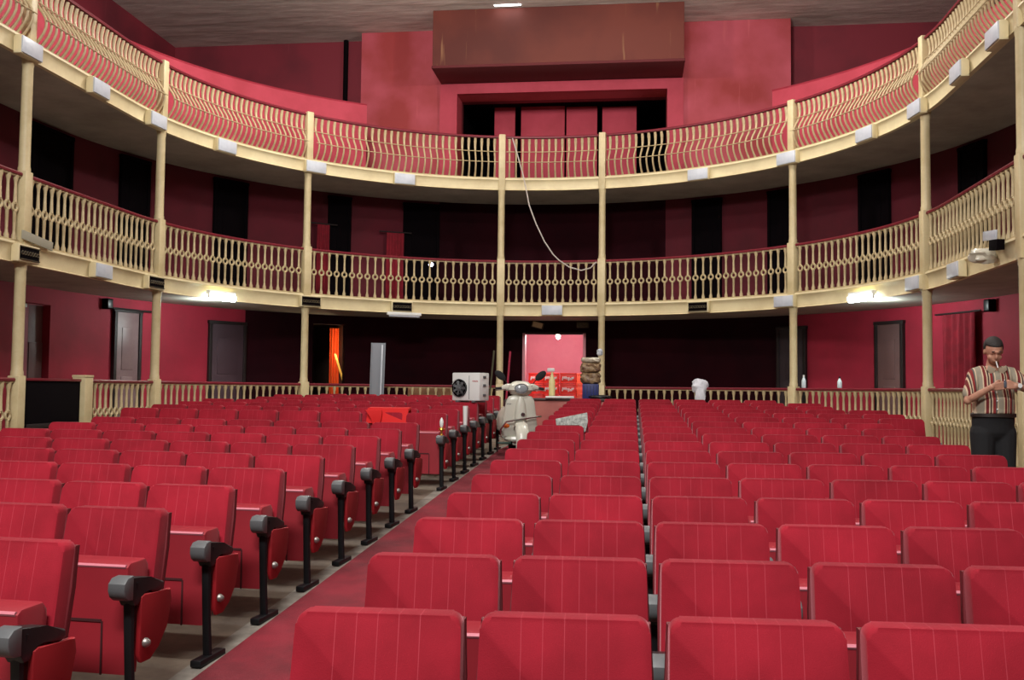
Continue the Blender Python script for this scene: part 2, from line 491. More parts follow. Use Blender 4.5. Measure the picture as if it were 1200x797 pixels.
# projecting central bay of the rear wall, with the wide opening under the booth
bx0, bx1 = at_y(425, 60, 25.5).x, at_y(926, 60, 25.5).x
ox0, ox1 = at_y(535, 130, 25.2).x, at_y(782, 130, 25.2).x
oz = at_y(660, 106, 25.2).z
Y1 = 25.4
bm = NB()
for (a, b, c, d) in ((bx0, ox0 - .0, Z3T, ZC), (ox1 + .0, bx1, Z3T, ZC), (ox0, ox1, oz, ZC)):
    box(bm, ((a + b) / 2, (Y1 + YB) / 2, (c + d) / 2), (b - a, YB - Y1, d - c))
tag(obj('wall_gallery_bay', bm, MT['upper'], smooth=False), kind='structure')
bm = NB()    # flat rear wall, broken by the same opening
for (a, b, c, d) in ((-11.3, ox0, Z3T, ZC), (ox1, 11.3, Z3T, ZC), (ox0, ox1, oz, ZC)):
    box(bm, ((a + b) / 2, YB + .125, (c + d) / 2), (b - a, .25, d - c))
tag(obj('wall_gallery_back', bm, MT['upper_shaded'], smooth=False), kind='structure')
# lobby behind the opening, its darkness painted as black walls
bm = NB()
box(bm, ((ox0 + ox1) / 2, 29.9, (Z3T + oz) / 2), (ox1 - ox0 + .6, .2, oz - Z3T + .6))
box(bm, (ox0 - .2, 28.1, (Z3T + oz) / 2), (.2, 3.6, oz - Z3T + .6))
box(bm, (ox1 + .2, 28.1, (Z3T + oz) / 2), (.2, 3.6, oz - Z3T + .6))
box(bm, ((ox0 + ox1) / 2, 28.1, oz + .2), (ox1 - ox0 + .6, 3.6, .2))
tag(obj('wall_lobby', bm, MT['void'], smooth=False), kind='structure')
for pa, pb in ((580, 604), (611, 662), (664, 700), (706, 746)):  # red panels reach only as high as the inner walls look lit
    xa, xb = at_y(pa, 130, 27).x, at_y(pb, 130, 27).x
    zt = at_y(pa, 126, 27).z
    bm = NB(); box(bm, ((xa + xb) / 2, 27, (Z3T + zt) / 2), (xb - xa, .12, zt - Z3T), .01)
    tag(obj('wall_partition', bm, MT['parapet']), kind='structure')
# flat surround of the opening
fx0, fx1 = at_y(515, 130, 25.2).x, at_y(801, 130, 25.2).x
fz = at_y(660, 94, 25.2).z
bm = NB()
for (a, b, c, d) in ((fx0, ox0, Z3T, fz), (ox1, fx1, Z3T, fz), (ox0, ox1, oz, fz)):
    box(bm, ((a + b) / 2, 25.33, (c + d) / 2), (b - a, .14, d - c))
tag(obj('trim_4', bm, MT['parapet'], smooth=False), kind='structure')

# projection booth hanging in front of the bay
kx0, kx1 = at_y(507, 40, 24.0).x, at_y(802, 40, 24.0).x
kz = at_y(655, 74, 24.0).z
t = thing('projection_booth', 'brown stained projection booth box hanging below the ceiling over the gallery opening', 'projection booth', ((kx0 + kx1) / 2, 24.66, kz))
cx, W = (kx0 + kx1) / 2, kx1 - kx0
bm = NB(); box(bm, (0, 0, (ZC - kz) / 2 + .01), (W, 1.3, ZC - kz - .03), .015); obj('body', bm, MT['booth'], t)
bm = NB(); box(bm, (0, 0, .0), (W + .04, 1.32, .07), .01); obj('bottom_trim', bm, mat('booth_underside', srgb(96, 30, 34), .8), t)
lampp = at_y(594, 1, 23.7)
t = thing('projector_lamp', 'bright white lamp on the front of the brown projection booth', 'lamp', (lampp.x, 23.85, lampp.z - .05))
bm = NB(); box(bm, (0, .03, .16), (.74, .14, .12), .01); obj('housing', bm, MT['white'], t)
bm = NB(); box(bm, (0, 0, .05), (.68, .1, .12), .02); obj('diffuser', bm, mat('lamp_glow', (1, 1, 1), .5, emit=(1, 1, 1), estr=9), t)

# curved parapets behind the gallery walk
ZP = EYE + 7.05
def parapet(name, s0, s1):
    bm = NB(); sweep(bm, [(1.8, Z3T), (1.95, Z3T), (1.95, ZP - .03), (1.98, ZP), (1.77, ZP), (1.8, ZP - .03)], s_list(s0, s1, .3))
    return tag(obj(name, bm, MT['parapet']), kind='structure')
parapet('wall_parapet_left', -SMAX, s_of(at_r(430, 120, RW)))
parapet('wall_parapet_right', s_of(at_r(905, 110, RW)), SMAX)
# black upright tube drawn in for a dark gap on the rear wall
pp = at_y(405, 75, YB - .1)
bm = NB(); tube(bm, [(pp.x, YB - .08, Z3T), (pp.x, YB - .08, ZC)], .07, 8)
tag(obj('dark_gap_strip', bm, MT['void']), 'dark gap drawn as a strip on the red gallery rear wall left of the bay', 'dark strip')

# ------------------------------------------------------------------ columns
cols = []
for k, s in enumerate([-(QS + 3.0), -R0 * math.radians(82), -R0 * math.radians(49), -R0 * math.radians(10), R0 * math.radians(10), R0 * math.radians(49), R0 * math.radians(82), QS + 3.0]):
    cols.append(s)
def yaw(s):
    n = frame(s); return math.atan2(n.y, n.x) - PI / 2
WHERE = ['at the far left of the picture', 'second from the left', 'third from the left', 'left of the lit central doorway', 'right of the lit central doorway', 'third from the right', 'second from the right', 'at the far right behind the man']
WH2 = ['leftmost in view', 'second from the left', 'third from the left', 'left one of the middle pair', 'right one of the middle pair', 'third from the right', 'second from the right', 'rightmost in view']
def column(s, zb, zt, zpost, kind, label, group, shaft=True):
    p = P(s, -.05, zb)
    t = thing(kind, label, 'column', p, yaw(s), group)
    pw = .178 if shaft else .155
    bm = NB(); box(bm, (0, 0, (zpost - zb + .02) / 2), (pw, pw, zpost - zb + .02), .014)
    obj('pedestal', bm, MT['cream'], t)
    if shaft:
        h0 = zpost - zb + .03; h1 = zt - zb
        bm = NB()
        prof = [(.088, h0 - .02), (.088, h0 + .04), (.08, h0 + .07), (.079, h0 + .2), (.076, h1 - .1), (.084, h1 - .08), (.084, h1 - .03), (.09, h1 - .02), (.09, h1 + .01)]
        lathe(bm, prof, n=14); obj('shaft', bm, MT['cream'], t)
for k, s in enumerate(cols):
    p = P(s, -.05)
    column(s, floor_z(p.y), Z2B, Z1R + .01, 'iron_column', 'cream stalls column under the lower balcony, ' + WHERE[k], 'stalls columns')
    column(s, Z2B - .01, Z3B, Z2R + .01, 'iron_column', 'cream column between lower balcony and gallery, ' + WH2[k], 'lower balcony columns')
    column(s, Z3B - .01, Z3R, Z3R + .01, 'railing_post', 'cream square post in the top gallery railing, ' + WH2[k], 'gallery railing posts', shaft=False)

# ------------------------------------------------------------------ balustrades
def mesh_of(bm, m, name):
    bmesh.ops.recalc_face_normals(bm, faces=bm.faces)
    me = bpy.data.meshes.new(name); bm.to_mesh(me); bm.free(); me.materials.append(m)
    me.polygons.foreach_set('use_smooth', [True] * len(me.polygons)); me.set_sharp_from_angle(angle=math.radians(45))
    return me
def ring_baluster(h):
    bm = NB(); m = h * .5
    prof = [(.037, 0), (.037, .055), (.024, .09), (.02, .14), (.026, m - .08), (.032, m - .065), (.012, m - .03), (.012, m + .03), (.032, m + .065), (.026, m + .08), (.02, h - .17), (.025, h - .11), (.038, h - .06), (.038, h)]
    lo_ = [p for p in prof if p[1] < m - .04]; hi_ = [p for p in prof if p[1] > m + .04]
    lathe(bm, lo_ + [(.014, m - .045)], n=8); lathe(bm, [(.014, m + .045)] + hi_, n=8)
    torus(bm, (0, 0, m), .056, .022, n=12, m=6)
    return bm
B1 = mesh_of(ring_baluster(.95), MT['cream_rail'], 'baluster')
B2 = mesh_of(ring_baluster(.95), MT['cream_rail'], 'baluster_upper')
bm = NB()   # bellied bar, bulging towards the hall near its foot
pts = []
for i in range(13):
    u = i / 12
    b = -.16 * math.sin(PI * min(1, u / .62)) ** 1.0 if u < .62 else .035 * math.sin(PI * (u - .62) / .38)
    pts.append((0, b, .94 * u))
tube(bm, pts, [.026, .022, .02, .02, .02, .02, .02, .021, .022, .025, .031, .035, .03], 7)
B3 = mesh_of(bm, MT['cream_rail'], 'bellied_bar')
def bay(s0, s1, zb, zr, pitch, me, label, name, part, belly=False, group=None, plinth=False):
    sm = (s0 + s1) / 2
    o = P(sm, -.05, zb); t = thing(name, label, 'railing', o, 0, group)
    def sw(nm, prof, m, a=s0, b=s1):
        bm = NB(); sweep(bm, prof, s_list(a, b, .2))
        for v in bm.verts: v.co -= o
        return obj(nm, bm, m, t)
    a, b = (s0 + .1, s1 - .1)
    sw('handrail', [(-.095, zr - .05), (-.005, zr - .05), (.0, zr - .02), (-.015, zr), (-.085, zr), (-.1, zr - .02)], MT['maroon'], a, b)
    sw('bottom_rail', [(-.08, zb + .015), (-.02, zb + .015), (-.02, zb + .045), (-.08, zb + .045)], MT['cream_rail'], a, b)
    if belly:
        for hh, off in ((.34, -.185), (.62, -.035)):
            bm = NB(); tube(bm, [P(q, -.05 + off, zb + .04 + hh) - o for q in s_list(a, b, .2)], .009, 6); obj('guard_bar', bm, MT['cream_rail'], t)
    else:
        sw('top_rail', [(-.075, zr - .075), (-.025, zr - .075), (-.025, zr - .05), (-.075, zr - .05)], MT['cream_rail'], a, b)
    n = max(1, round((s1 - s0) / pitch) - (0 if belly else 1)); n = max(n, 1)
    st = (s1 - s0) / (n + 0) if n else 1
    nb = int(round((s1 - s0 - .2) / pitch))
    for i in range(nb):
        s = a + (b - a) * (i + .5) / nb
        link(part, me, t, P(s, -.05, zb + .04) - o, yaw(s))
    return t
bays = [(-(QS + 5.6), cols[0])] + list(zip(cols[:-1], cols[1:])) + [(cols[-1], QS + 5.6)]
BW = ['at the far left edge', 'between the first and second column from the left', 'between the second and third column from the left', 'between the third and fourth column from the left', 'between the two middle columns', 'between the fourth and third column from the right', 'between the third and second column from the right', 'between the second column from the right and the last', 'at the far right edge']
gate_end = s_of(at_x(93, 470, -R0))
for k, (a, b) in enumerate(bays):
    z1 = .65
    if k == 1: pass
    sa, sb = a, b
    if k == 1:
        sa = gate_end
    if k != 4: bay(sa, sb, z1, Z1R, .165 if k in (0, 1, 2, 6, 7, 8) else .19, B1, 'cream stalls balustrade ' + BW[k], 'balustrade', 'baluster', group='stalls balustrades')
    side = k in (0, 1, 2, 6, 7, 8)
    bay(a, b, Z2T, Z2R, .168 if side else .19, B2, 'cream lower balcony balustrade ' + BW[k], 'balustrade', 'baluster', group='lower balcony balustrades')
    bay(a, b, Z3T, Z3R, .128 if side else .155, B3, 'cream top gallery railing ' + BW[k], 'gallery_railing', 'bellied_bar', belly=True, group='top gallery railings')
# low kerb carrying the stalls balustrade
for nm, a, b in (('trim_5', -(QS + 5.6), cols[0]), ('trim_6', gate_end, cols[3]), ('trim_8', cols[4], QS + 5.6)):
    bm = NB(); sweep(bm, [(-.11, .2), (.02, .2), (.02, .66), (-.11, .66)], s_list(a, b, .3))
    tag(obj(nm, bm, MT['cream']), kind='structure')
# end post and dark gate on the left
gp = P(gate_end, -.05)
t = thing('gate_post', 'wide square cream post beside the dark gate in the left stalls railing', 'post', (gp.x, gp.y, floor_z(gp.y)))
bm = NB(); h = Z1R + .03 - floor_z(gp.y); box(bm, (0, 0, h / 2), (.22, .24, h), .01); obj('post_body', bm, MT['cream'], t)
bm = NB(); box(bm, (0, 0, h + .015), (.235, .255, .04), .01); obj('post_cap', bm, MT['cream'], t)
p0 = P(cols[0], -.05); zf = floor_z(p0.y)
L = gp.y - p0.y - .24
t = thing('gate', 'dark wooden gate closing the left stalls railing beside the wide cream post', 'gate', (-R0 + .05, (gp.y + p0.y) / 2, zf + .12))
h = Z1R - zf - .14
bm = NB(); box(bm, (0, 0, h / 2), (.06, L, h), .006); obj('gate_panel', bm, MT['void'], t)
bm = NB(); box(bm, (0, 0, h - .0), (.1, L, .04), .006); obj('gate_rail', bm, MT['maroon'], t)
bm = NB(); box(bm, (.05, 0, h * .35), (.04, L * .9, .07), .006); obj('brace', bm, MT['dark'], t)

# ------------------------------------------------------------------ lamp boxes on the fascias
def lamp_box(s, zc, w, hh, dep, face, label, group, name='fascia_lamp_box'):
    p = P(s, -.1, zc); t = thing(name, label, 'lamp box', p, yaw(s), group)
    bm = NB(); box(bm, (0, -dep / 2 + .02, 0), (w, dep, hh), .012); obj('housing', bm, MT['fascia'], t)
    if face == 'white':
        bm = NB(); box(bm, (0, -dep + .012, 0), (w - .02, .03, hh - .03), .006); obj('front_panel', bm, MT['panelwhite'], t)
    else:
        bm = NB(); box(bm, (0, -dep + .016, 0), (w - .05, .012, hh - .05), .004); q = obj('grille_plate', bm, MT['void'], t)
        bm = NB()
        n = 7
        for i in range(n):
            x = (i - (n - 1) / 2) * (w - .08) / n
            torus(bm, (x, -dep + .004, 0), (w - .08) / n * .42, .009, n=10, m=5)
        for z in (-hh * .36, hh * .36): box(bm, (0, -dep + .004, z), (w - .05, .014, .014))
        obj('grille', bm, MT['grille'], q)
    return t
GL = Z3T - .14
g3 = [(30, 50, 'beside the leftmost post'), (112, 103, 'first from the left between two posts'), (180, 148, 'under the second post from the left'), (262, 174, 'second from the left between two posts'), (368, 194, 'under the third post from the left'), (473, 210, 'left of the middle pair of posts'),
      (820, 203, 'right of the middle pair of posts'), (925, 186, 'under the third post from the right'), (1018, 160, 'between the third and second posts from the right'), (1078, 127, 'under the second post from the right'), (1128, 76, 'between the last two posts on the right'), (1172, 22, 'under the rightmost post')]
for x, y, w in g3:
    p = at_r(x, y, R0 - .1) if True else None
    lamp_box(s_of(p), GL - .01, .5, .27, .12, 'white', 'pale-fronted lamp box on the gallery edge, ' + w, 'gallery edge lamp boxes')
g2 = [(27, 297, 'g', 'under the leftmost column'), (115, 320, 'w', 'between the two leftmost columns'), (178, 332, 'g', 'under the second column from the left'), (362, 353, 'g', 'under the third column from the left'), (470, 360, 'g', 'above the white fluorescent fitting left of the middle'),
      (647, 365, 'w', 'above the lit central doorway'), (820, 360, 'g', 'right of the middle pair of columns'), (922, 355, 'w', 'under the third column from the right'), (1076, 332, 'w', 'under the second column from the right'), (1125, 312, 'w', 'between the two rightmost columns')]
for x, y, f, w in g2:
    p = at_r(x, y, R0 - .1)
    gr_ = f == 'g'
    lamp_box(s_of(p), Z2T - .145, .5, .25, .12 if y != 365 else .06, 'grille' if gr_ else 'white', ('scrolled-grille box on the lower balcony edge, ' if gr_ else 'pale-fronted box on the lower balcony edge, ') + w, 'lower balcony edge boxes')
# lit fluorescent lamps under the lower balcony edge
GLOW = mat('tube_glow', (1, 1, 1), .5, emit=(.86, 1, .97), estr=40)
def fluoro(px, py, label):
    s = s_of(at_r(px, py, R0 - .1)); p = P(s, -.17, Z2B + .02)
    t = thing('fluorescent_lamp', label, 'lamp', p, yaw(s), 'lit fluorescent lamps')
    bm = NB(); box(bm, (0, .02, .1), (.72, .1, .09), .012); obj('housing', bm, MT['white'], t)
    bm = NB(); tube(bm, [(-.33, 0, .02), (-.2, -.0, .02), (.2, 0, .02), (.33, 0, .02)], .066, 10); obj('glowing_tube', bm, GLOW, t)
    for q in (-.345, .345):
        bm = NB(); box(bm, (q, 0, .03), (.03, .06, .1), .005); obj('end_cap', bm, MT['white'], t)
    ld = bpy.data.lights.new('fluorescent_light', 'AREA'); ld.shape = 'RECTANGLE'; ld.size = .7; ld.size_y = .16; ld.energy = 30; ld.color = (.86, 1, .98)
    lo_ = bpy.data.objects.new('fluorescent_light', ld); COL.objects.link(lo_)
    n = frame(s)
    lo_.location = P(s, -.10, Z2B - .06)
    lo_.rotation_euler = (Vector((n.x, n.y, -.25))).to_track_quat('-Z', 'Y').to_euler()
    ld2 = bpy.data.lights.new('fluorescent_light', 'POINT'); ld2.energy = 26; ld2.shadow_soft_size = .1; ld2.color = (.86, 1, .98)
    l2 = bpy.data.objects.new('fluorescent_light', ld2); COL.objects.link(l2); l2.location = P(s, .35, Z2B - .13)
fluoro(257, 356, 'glowing fluorescent lamp under the lower balcony edge on the left')
fluoro(1013, 357, 'glowing fluorescent lamp under the lower balcony edge on the right')
s = s_of(at_r(472, 369, R0 - .1)); p = P(s, -.2, Z2B)
t = thing('fluorescent_fitting', 'unlit white fluorescent fitting below a grille box on the lower balcony edge', 'light fitting', p, yaw(s))
bm = NB(); box(bm, (0, 0, -.03), (.8, .1, .07), .01); obj('housing', bm, MT['white'], t)
bm = NB(); tube(bm, [(-.36, -.02, -.085), (0, -.02, -.085), (.36, -.02, -.085)], .018, 8); obj('tube', bm, MT['panelwhite'], t)

# ------------------------------------------------------------------ theatre seats
SW = .54
def seat_back_bm():
    bm = NB()
    out = [(-.235, .36)]
    # rounded top corners, sides drawn in slightly towards the top
    r = .034
    def arc(cx, cz, a0, a1, n=5):
        return [(cx + r * math.cos(a0 + (a1 - a0) * i / n), cz + r * math.sin(a0 + (a1 - a0) * i / n)) for i in range(n + 1)]
    tw = .243
    out = [(-.25, .36), (-.25, .5)] + arc(-tw + r, .88 - r, PI, PI / 2) + arc(tw - r, .88 - r, PI / 2, 0) + [(.25, .5), (.25, .36)]
    prism(bm, out, -.045, .035, 'y', bev=.013, seg=2)
    for v in bm.verts:
        z = v.co.z
        # soft belly on the front face and the lean of the back
        if v.co.y < 0:
            k = max(0, 1 - (v.co.x / .26) ** 4)
            v.co.y -= .02 * k * math.sin(PI * max(0, min(1, (z - .33) / .55)))
        v.co.y += (z - .88) * .20
    return bm
def seat_pan_bm():
    bm = NB()
    # tipped-up seat standing on edge in front of the back
    out = [(-.285, .18), (-.20, .17), (-.13, .60), (-.125, .645), (-.15, .675), (-.27, .672), (-.295, .655)]
    prism(bm, out, -.235, .235, 'x', bev=.012)
    return bm
def build_seat(end):
    """end: also the armrest standard on the other side"""
    root = bpy.data.objects.new('theatre_seat', None); COL.objects.link(root)
    b = obj('backrest', seat_back_bm(), MT['fabric'], root)
    bm = NB()
    prism(bm, [(-.255, .33), (-.255, .70), (-.247, .86), (.247, .86), (.255, .70), (.255, .33)], .022, .05, 'y', bev=.004)
    for v in bm.verts: v.co.y += (v.co.z - .88) * .20
    obj('back_board', bm, MT['edge'], b)
    p = obj('seat_pan', seat_pan_bm(), [MT['pan'], MT['groove']], root)
    bm = NB()
    box(bm, (-.06, -.2915, .415), (.34, .006, .012), 0); box(bm, (.112, -.2905, .295), (.008, .006, .235), 0)
    box(bm, (-.155, -.2935, .47), (.07, .005, .02), .002)
    obj('underside_grooves', bm, MT['groove'], p)
    bm = NB(); tube(bm, [(-.225, -.292, .658), (0, -.292, .658), (.225, -.292, .658)], .009, 6); obj('piping', bm, MT['piping'], p)
    def standard(x, sg):
        nm = 'leg'
        bm = NB()
        tube(bm, [(x, -.335, .60), (x, -.335, .5), (x, -.325, .3), (x, -.30, .03)], [.034, .022, .02, .022], 8, flat=(.8, 1.2))
        box(bm, (x, -.29, .02), (.06, .27, .035), .006)
        obj('leg', bm, MT['steel'], root)
        bm = NB()
        prism(bm, [(-.37, .535), (-.345, .50), (-.315, .50), (-.28, .55), (-.24, .548), (-.13, .528), (-.105, .54), (-.112, .568), (-.22, .606), (-.37, .634)], x - .036, x + .036, 'x', bev=.008)
        a = obj('armrest', bm, MT['black'], root)
        bm = NB()
        # rounded ribbed nose of the armrest
        prism(bm, [(-.365, .636), (-.41, .632), (-.436, .61), (-.438, .58), (-.425, .55), (-.40, .533), (-.365, .53)], x - .041, x + .041, 'x', bev=.006)
        obj('armrest_nose', bm, MT['greycap'], a)
        bm = NB()
        prism(bm, [(-.30, .53), (-.27, .54), (-.10, .52), (-.06, .525), (-.05, .47), (-.08, .36), (-.15, .28), (-.22, .24), (-.285, .24), (-.31, .28)], x + sg * .0 - .012 - .0, x + .012, 'x', bev=.005)
        for v in bm.verts: v.co.x += sg * .030
        sp_ = obj('side_panel', bm, MT['shell'], root)
        bm = NB()
        lathe(bm, [(.022, 0), (.022, .01), (.012, .026), (.003, .03)], c=(x + sg * .040, -.27, .325), n=10, rot=Matrix.Rotation(sg * PI / 2, 3, 'Y'))
        obj('pivot_bolt', bm, MT['bolt'], sp_)
    standard(SW / 2, 1)
    if end: standard(-SW / 2, -1)
    return root
proto = build_seat(False)
proto_end = build_seat(True)
used = set()
def place_seat(x, y, rz, label, group, end=False):
    src = proto_end if end else proto
    if src.name not in used: used.add(src.name); o = src
    else: o = copy_tree(src)
    o.location = (x, y, floor_z(y - .2)); o.rotation_euler = (0, 0, rz)
    tag(o, label, 'seat', group)
    return o
RP = .79
aL = math.radians(4.0); aR = math.radians(2.2)
LN = 0
for n in range(1, 18):
    if n == 10: continue
    LN += 1
    y0 = 2.89 + RP * n
    cnt = 7 if n < 11 else 8
    if n >= 15: cnt = 7
    if n == 17: cnt = 6
    for i in range(cnt):
        dx = SW * (i + .5)
        x = -.27 - dx * math.cos(aL); y = y0 + dx * math.sin(aL)
        place_seat(x, y, -aL, 'red tip-up seat, left block, %s row from the front, %s from the aisle' % (ORD[LN - 1], ORD[i]), 'left block seats', end=(i == cnt - 1))
for n in range(0, 17):
    y0 = 2.89 + RP * n
    cnt = 7 if n < 11 else 8
    if n >= 14: cnt = 7
    if n == 16: cnt = 6
    for i in range(cnt):
        dx = SW * (i - 1.5)
        x = 1.98 + dx * math.cos(aR); y = y0 + dx * math.sin(aR)
        place_seat(x, y, aR, 'red tip-up seat, right block, %s row from the front, %s from the aisle' % (ORD[n], ORD[i]), 'right block seats', end=(i == 0))


# ------------------------------------------------------------------ doors, curtains and back rooms
NDOOR = [0]
def door(px0, px1, pyt, zb, m, frame_m, knob=False, panels=2, ztop=None):
    """leaf and frame set on the curved wall between two sight lines"""
    NDOOR[0] += 1
    sa, sb = s_of(at_r(px0, 420, RW)), s_of(at_r(px1, 420, RW))
    if sa > sb: sa, sb = sb, sa
    sm = (sa + sb) / 2; zt = ztop or at_r((px0 + px1) / 2, pyt, RW).z
    w = (P(sa, 1.8) - P(sb, 1.8)).length; h = zt - zb
    p = P(sm, 1.78, zb)
    t = bpy.data.objects.new('door_%d' % NDOOR[0], None); COL.objects.link(t); t.location = p; t.rotation_euler = (0, 0, yaw(sm)); t['kind'] = 'structure'
    bm = NB(); box(bm, (0, -.02, h / 2), (w - .12, .05, h), .006); leaf = obj('door_leaf', bm, m, t)
    bm = NB()
    for k in range(panels):
        hh = (h - .5) / panels
        box(bm, (0, -.048, .25 + hh * (k + .5)), (w - .42, .018, hh - .14), .006)
    obj('door_panel', bm, m, leaf)
    bm = NB()
    for q in (-1, 1): box(bm, (q * (w / 2 - .03), -.03, h / 2), (.07, .1, h), .006)
    box(bm, (0, -.03, h + .03), (w + .04, .1, .07), .006)
    obj('door_frame', bm, frame_m, t)
    if knob:
        bm = NB(); ell(bm, (w / 2 - .14, -.08, 1.0), (.03, .03, .03)); obj('door_handle', bm, MT['bolt'], leaf)
    return t
zf0 = .62
DK = mat('dark_door_paint', srgb(52, 40, 44), .6)
door(130, 162, 366, zf0, MT['grey_door'], MT['dark'], True)
door(243, 286, 380, zf0, mat('dull_mauve_door', srgb(66, 44, 52), .7), MT['dark'], True)
door(912, 946, 386, zf0, DK, MT['dark'], True)
door(1028, 1061, 380, zf0, mat('brown_grey_door', srgb(96, 68, 66), .55), MT['dark'], True)
for a, b in ((26, 75), (133, 167), (245, 284), (381, 407), (470, 512), (812, 846), (902, 930), (1010, 1046), (1130, 1160)):
    door(a, b, 235, Z2T, MT['void'], MT['void'], ztop=Z3B - .12)  # black leaves and frames painted in for the dark of open doorways
def curtain(px0, px1, pyt, zb, m, label, d=1.66, n=None, rail=True, kind='curtain'):
    sa, sb = s_of(at_r(px0, 420, RW)), s_of(at_r(px1, 420, RW))
    if sa > sb: sa, sb = sb, sa
    zt = at_r((px0 + px1) / 2, pyt, RW).z; sm = (sa + sb) / 2
    o = P(sm, d, zb); t = thing('curtain', label, 'curtain', o)
    w = abs(sb - sa) * (R0 + d) / R0 if o.y > YC else abs(sb - sa)
    n = n or max(3, int(w / .16)); k = n * 8
    bm = NB(); rows_ = []
    zs = [0, .25, .5, .75, .97, 1]
    for zi in zs:
        amp = .055 - .03 * zi
        fr, bk = [], []
        for i in range(k + 1):
            u = i / k; s_ = sa + (sb - sa) * u
            ww = amp * math.sin(u * n * 2 * PI + .4 * math.sin(zi * 3) ) + .012 * math.sin(u * 17 + zi * 4)
            fr.append(bm.verts.new(P(s_, d + ww - .008, zb + (zt - zb) * zi) - o)); bk.append(bm.verts.new(P(s_, d + ww + .008, zb + (zt - zb) * zi) - o))
        rows_.append((fr, bk))
    for (f0, b0), (f1, b1) in zip(rows_, rows_[1:]):
        for i in range(k):
            bm.faces.new((f0[i], f0[i + 1], f1[i + 1], f1[i])); bm.faces.new((b0[i + 1], b0[i], b1[i], b1[i + 1]))
        for i in (0, k): bm.faces.new((f0[i], f1[i], b1[i], b0[i]))
    for (f, b) in (rows_[0], rows_[-1]):
        for i in range(k): bm.faces.new((f[i], f[i + 1], b[i + 1], b[i]))
    obj('drape', bm, m, t)
    if rail:
        bm = NB(); tube(bm, [P(q, d, zt + .02) - o for q in s_list(sa - .15, sb + .15, .2)], .018, 8); obj('curtain_rod', bm, MT['dark'], t)
    return t
curtain(1112, 1150, 368, zf0, MT['curtain'], 'dark red curtain hanging on the right stalls wall beside the man')
curtain(366, 381, 264, Z2T, MT['curtain'], 'dark red curtain on the lower balcony wall right of the third column', n=3)
curtain(449, 470, 274, Z2T, MT['curtain'], 'dark red curtain on the lower balcony wall, further right of the third column', n=3)
# curtain rail over the grey door on the left
p = at_r(150, 363, RW - .08)
t = thing('curtain_rail', 'bare dark curtain rail above the grey door on the left wall', 'rail', p)
ss = s_list(s_of(at_r(128, 363, RW)), s_of(at_r(176, 363, RW)), .2)
bm = NB(); tube(bm, [P(q, 1.70, p.z) - p for q in ss], .02, 8); obj('rod', bm, MT['dark'], t)
for q in (ss[0], ss[-1]):
    bm = NB(); tube(bm, [P(q, 1.70, p.z) - p, P(q, 1.80, p.z) - p], .015, 6); obj('rod_bracket', bm, MT['dark'], t)

# bright pink lobby seen through the central doorway
PINK = mat('lobby_pink', srgb(216, 132, 148), .7, col2=srgb(206, 116, 134), nscale=.8)
xa, xb = P(dl, 2.0).x - .35, P(dr, 2.0).x + .35
ya = P(dl, 1.98).y - .12; yb = 28.3
bm = NB()
box(bm, ((xa + xb) / 2, yb + .1, (zf0 + DT) / 2 + .3), (xb - xa + .4, .2, DT - zf0 + 1.4))
box(bm, (xa - .1, (ya + .35 + yb) / 2, (zf0 + DT) / 2 + .3), (.2, yb - ya - .35, DT - zf0 + 1.4))
box(bm, (xb + .1, (ya + .35 + yb) / 2, (zf0 + DT) / 2 + .3), (.2, yb - ya - .35, DT - zf0 + 1.4))
tag(obj('wall_lobby_room', bm, PINK, smooth=False), kind='structure')
plainbox('ceiling_lobby', xa - .2, xb + .2, ya + .35, yb + .2, DT + .35, DT + .45, MT['white'])
t = bpy.data.objects.new('door_frame_central', None); COL.objects.link(t); t['kind'] = 'structure'
t.name = 'trim_7'
for sg, q in ((-1, dl), (1, dr)):
    c = P(q, 1.86); bm = NB(); box(bm, (c.x - sg * .03, c.y - .02, (zf0 + DT) / 2), (.07, .3, DT - zf0), .006); obj('door_jamb', bm, mat('jamb_pink%d' % (sg + 1), srgb(226, 150, 160), .5), t)
bm = NB(); box(bm, ((P(dl, 0).x * 1.25 + P(dr, 0).x * 1.25) / 2, P(0, 1.9).y - .06, DT + .01), (P(dr, 1.9).x - P(dl, 1.9).x, .26, .06), .005); obj('door_head', bm, MT['dark'], t)
bp_ = at_y(654, 393, 25.3)
t = thing('light_bulb', 'bare glowing bulb hanging just inside the central doorway', 'light bulb', bp_)
bm = NB(); lathe(bm, [(.02, .1), (.03, .05), (.055, 0), (.06, -.04), (.04, -.09), (.01, -.105)][::-1], n=12); obj('glass_bulb', bm, mat('bulb_glow', (1, 1, 1), .4, emit=(1, .93, .85), estr=25), t)
bm = NB(); tube(bm, [(0, 0, .1), (0, 0, .2), (0, .02, DT + .35 - bp_.z)], .012, 6); obj('flex', bm, MT['dark'], t)

# doorway with the orange curtain
p0 = P(OR0, 1.98); p1 = P(OR1, 1.98); nn = frame((OR0 + OR1) / 2); tg = (p1 - p0).normalized()
def recess(name, pa, pb, n, depth, zb, zt, m, extra=.25):
    tg = (pb - pa).normalized(); ang = math.atan2(tg.y, tg.x); rot = Matrix.Rotation(ang, 3, 'Z')
    c = (pa + pb) / 2; w = (pb - pa).length + 2 * extra
    bm = NB()
    box(bm, c + n * depth + Vector((0, 0, (zb + zt) / 2)), (w, .1, zt - zb + .3), rot=rot)
    for q, e in ((pa, -extra), (pb, extra)):
        box(bm, q + tg * e + n * (depth / 2 + .05) + Vector((0, 0, (zb + zt) / 2)), (.1, depth - .1, zt - zb + .3), rot=rot)
    box(bm, c + n * (depth / 2 + .05) + Vector((0, 0, zt + .12)), (w, depth - .1, .08), rot=rot)
    return tag(obj(name, bm, m, smooth=False), kind='structure')
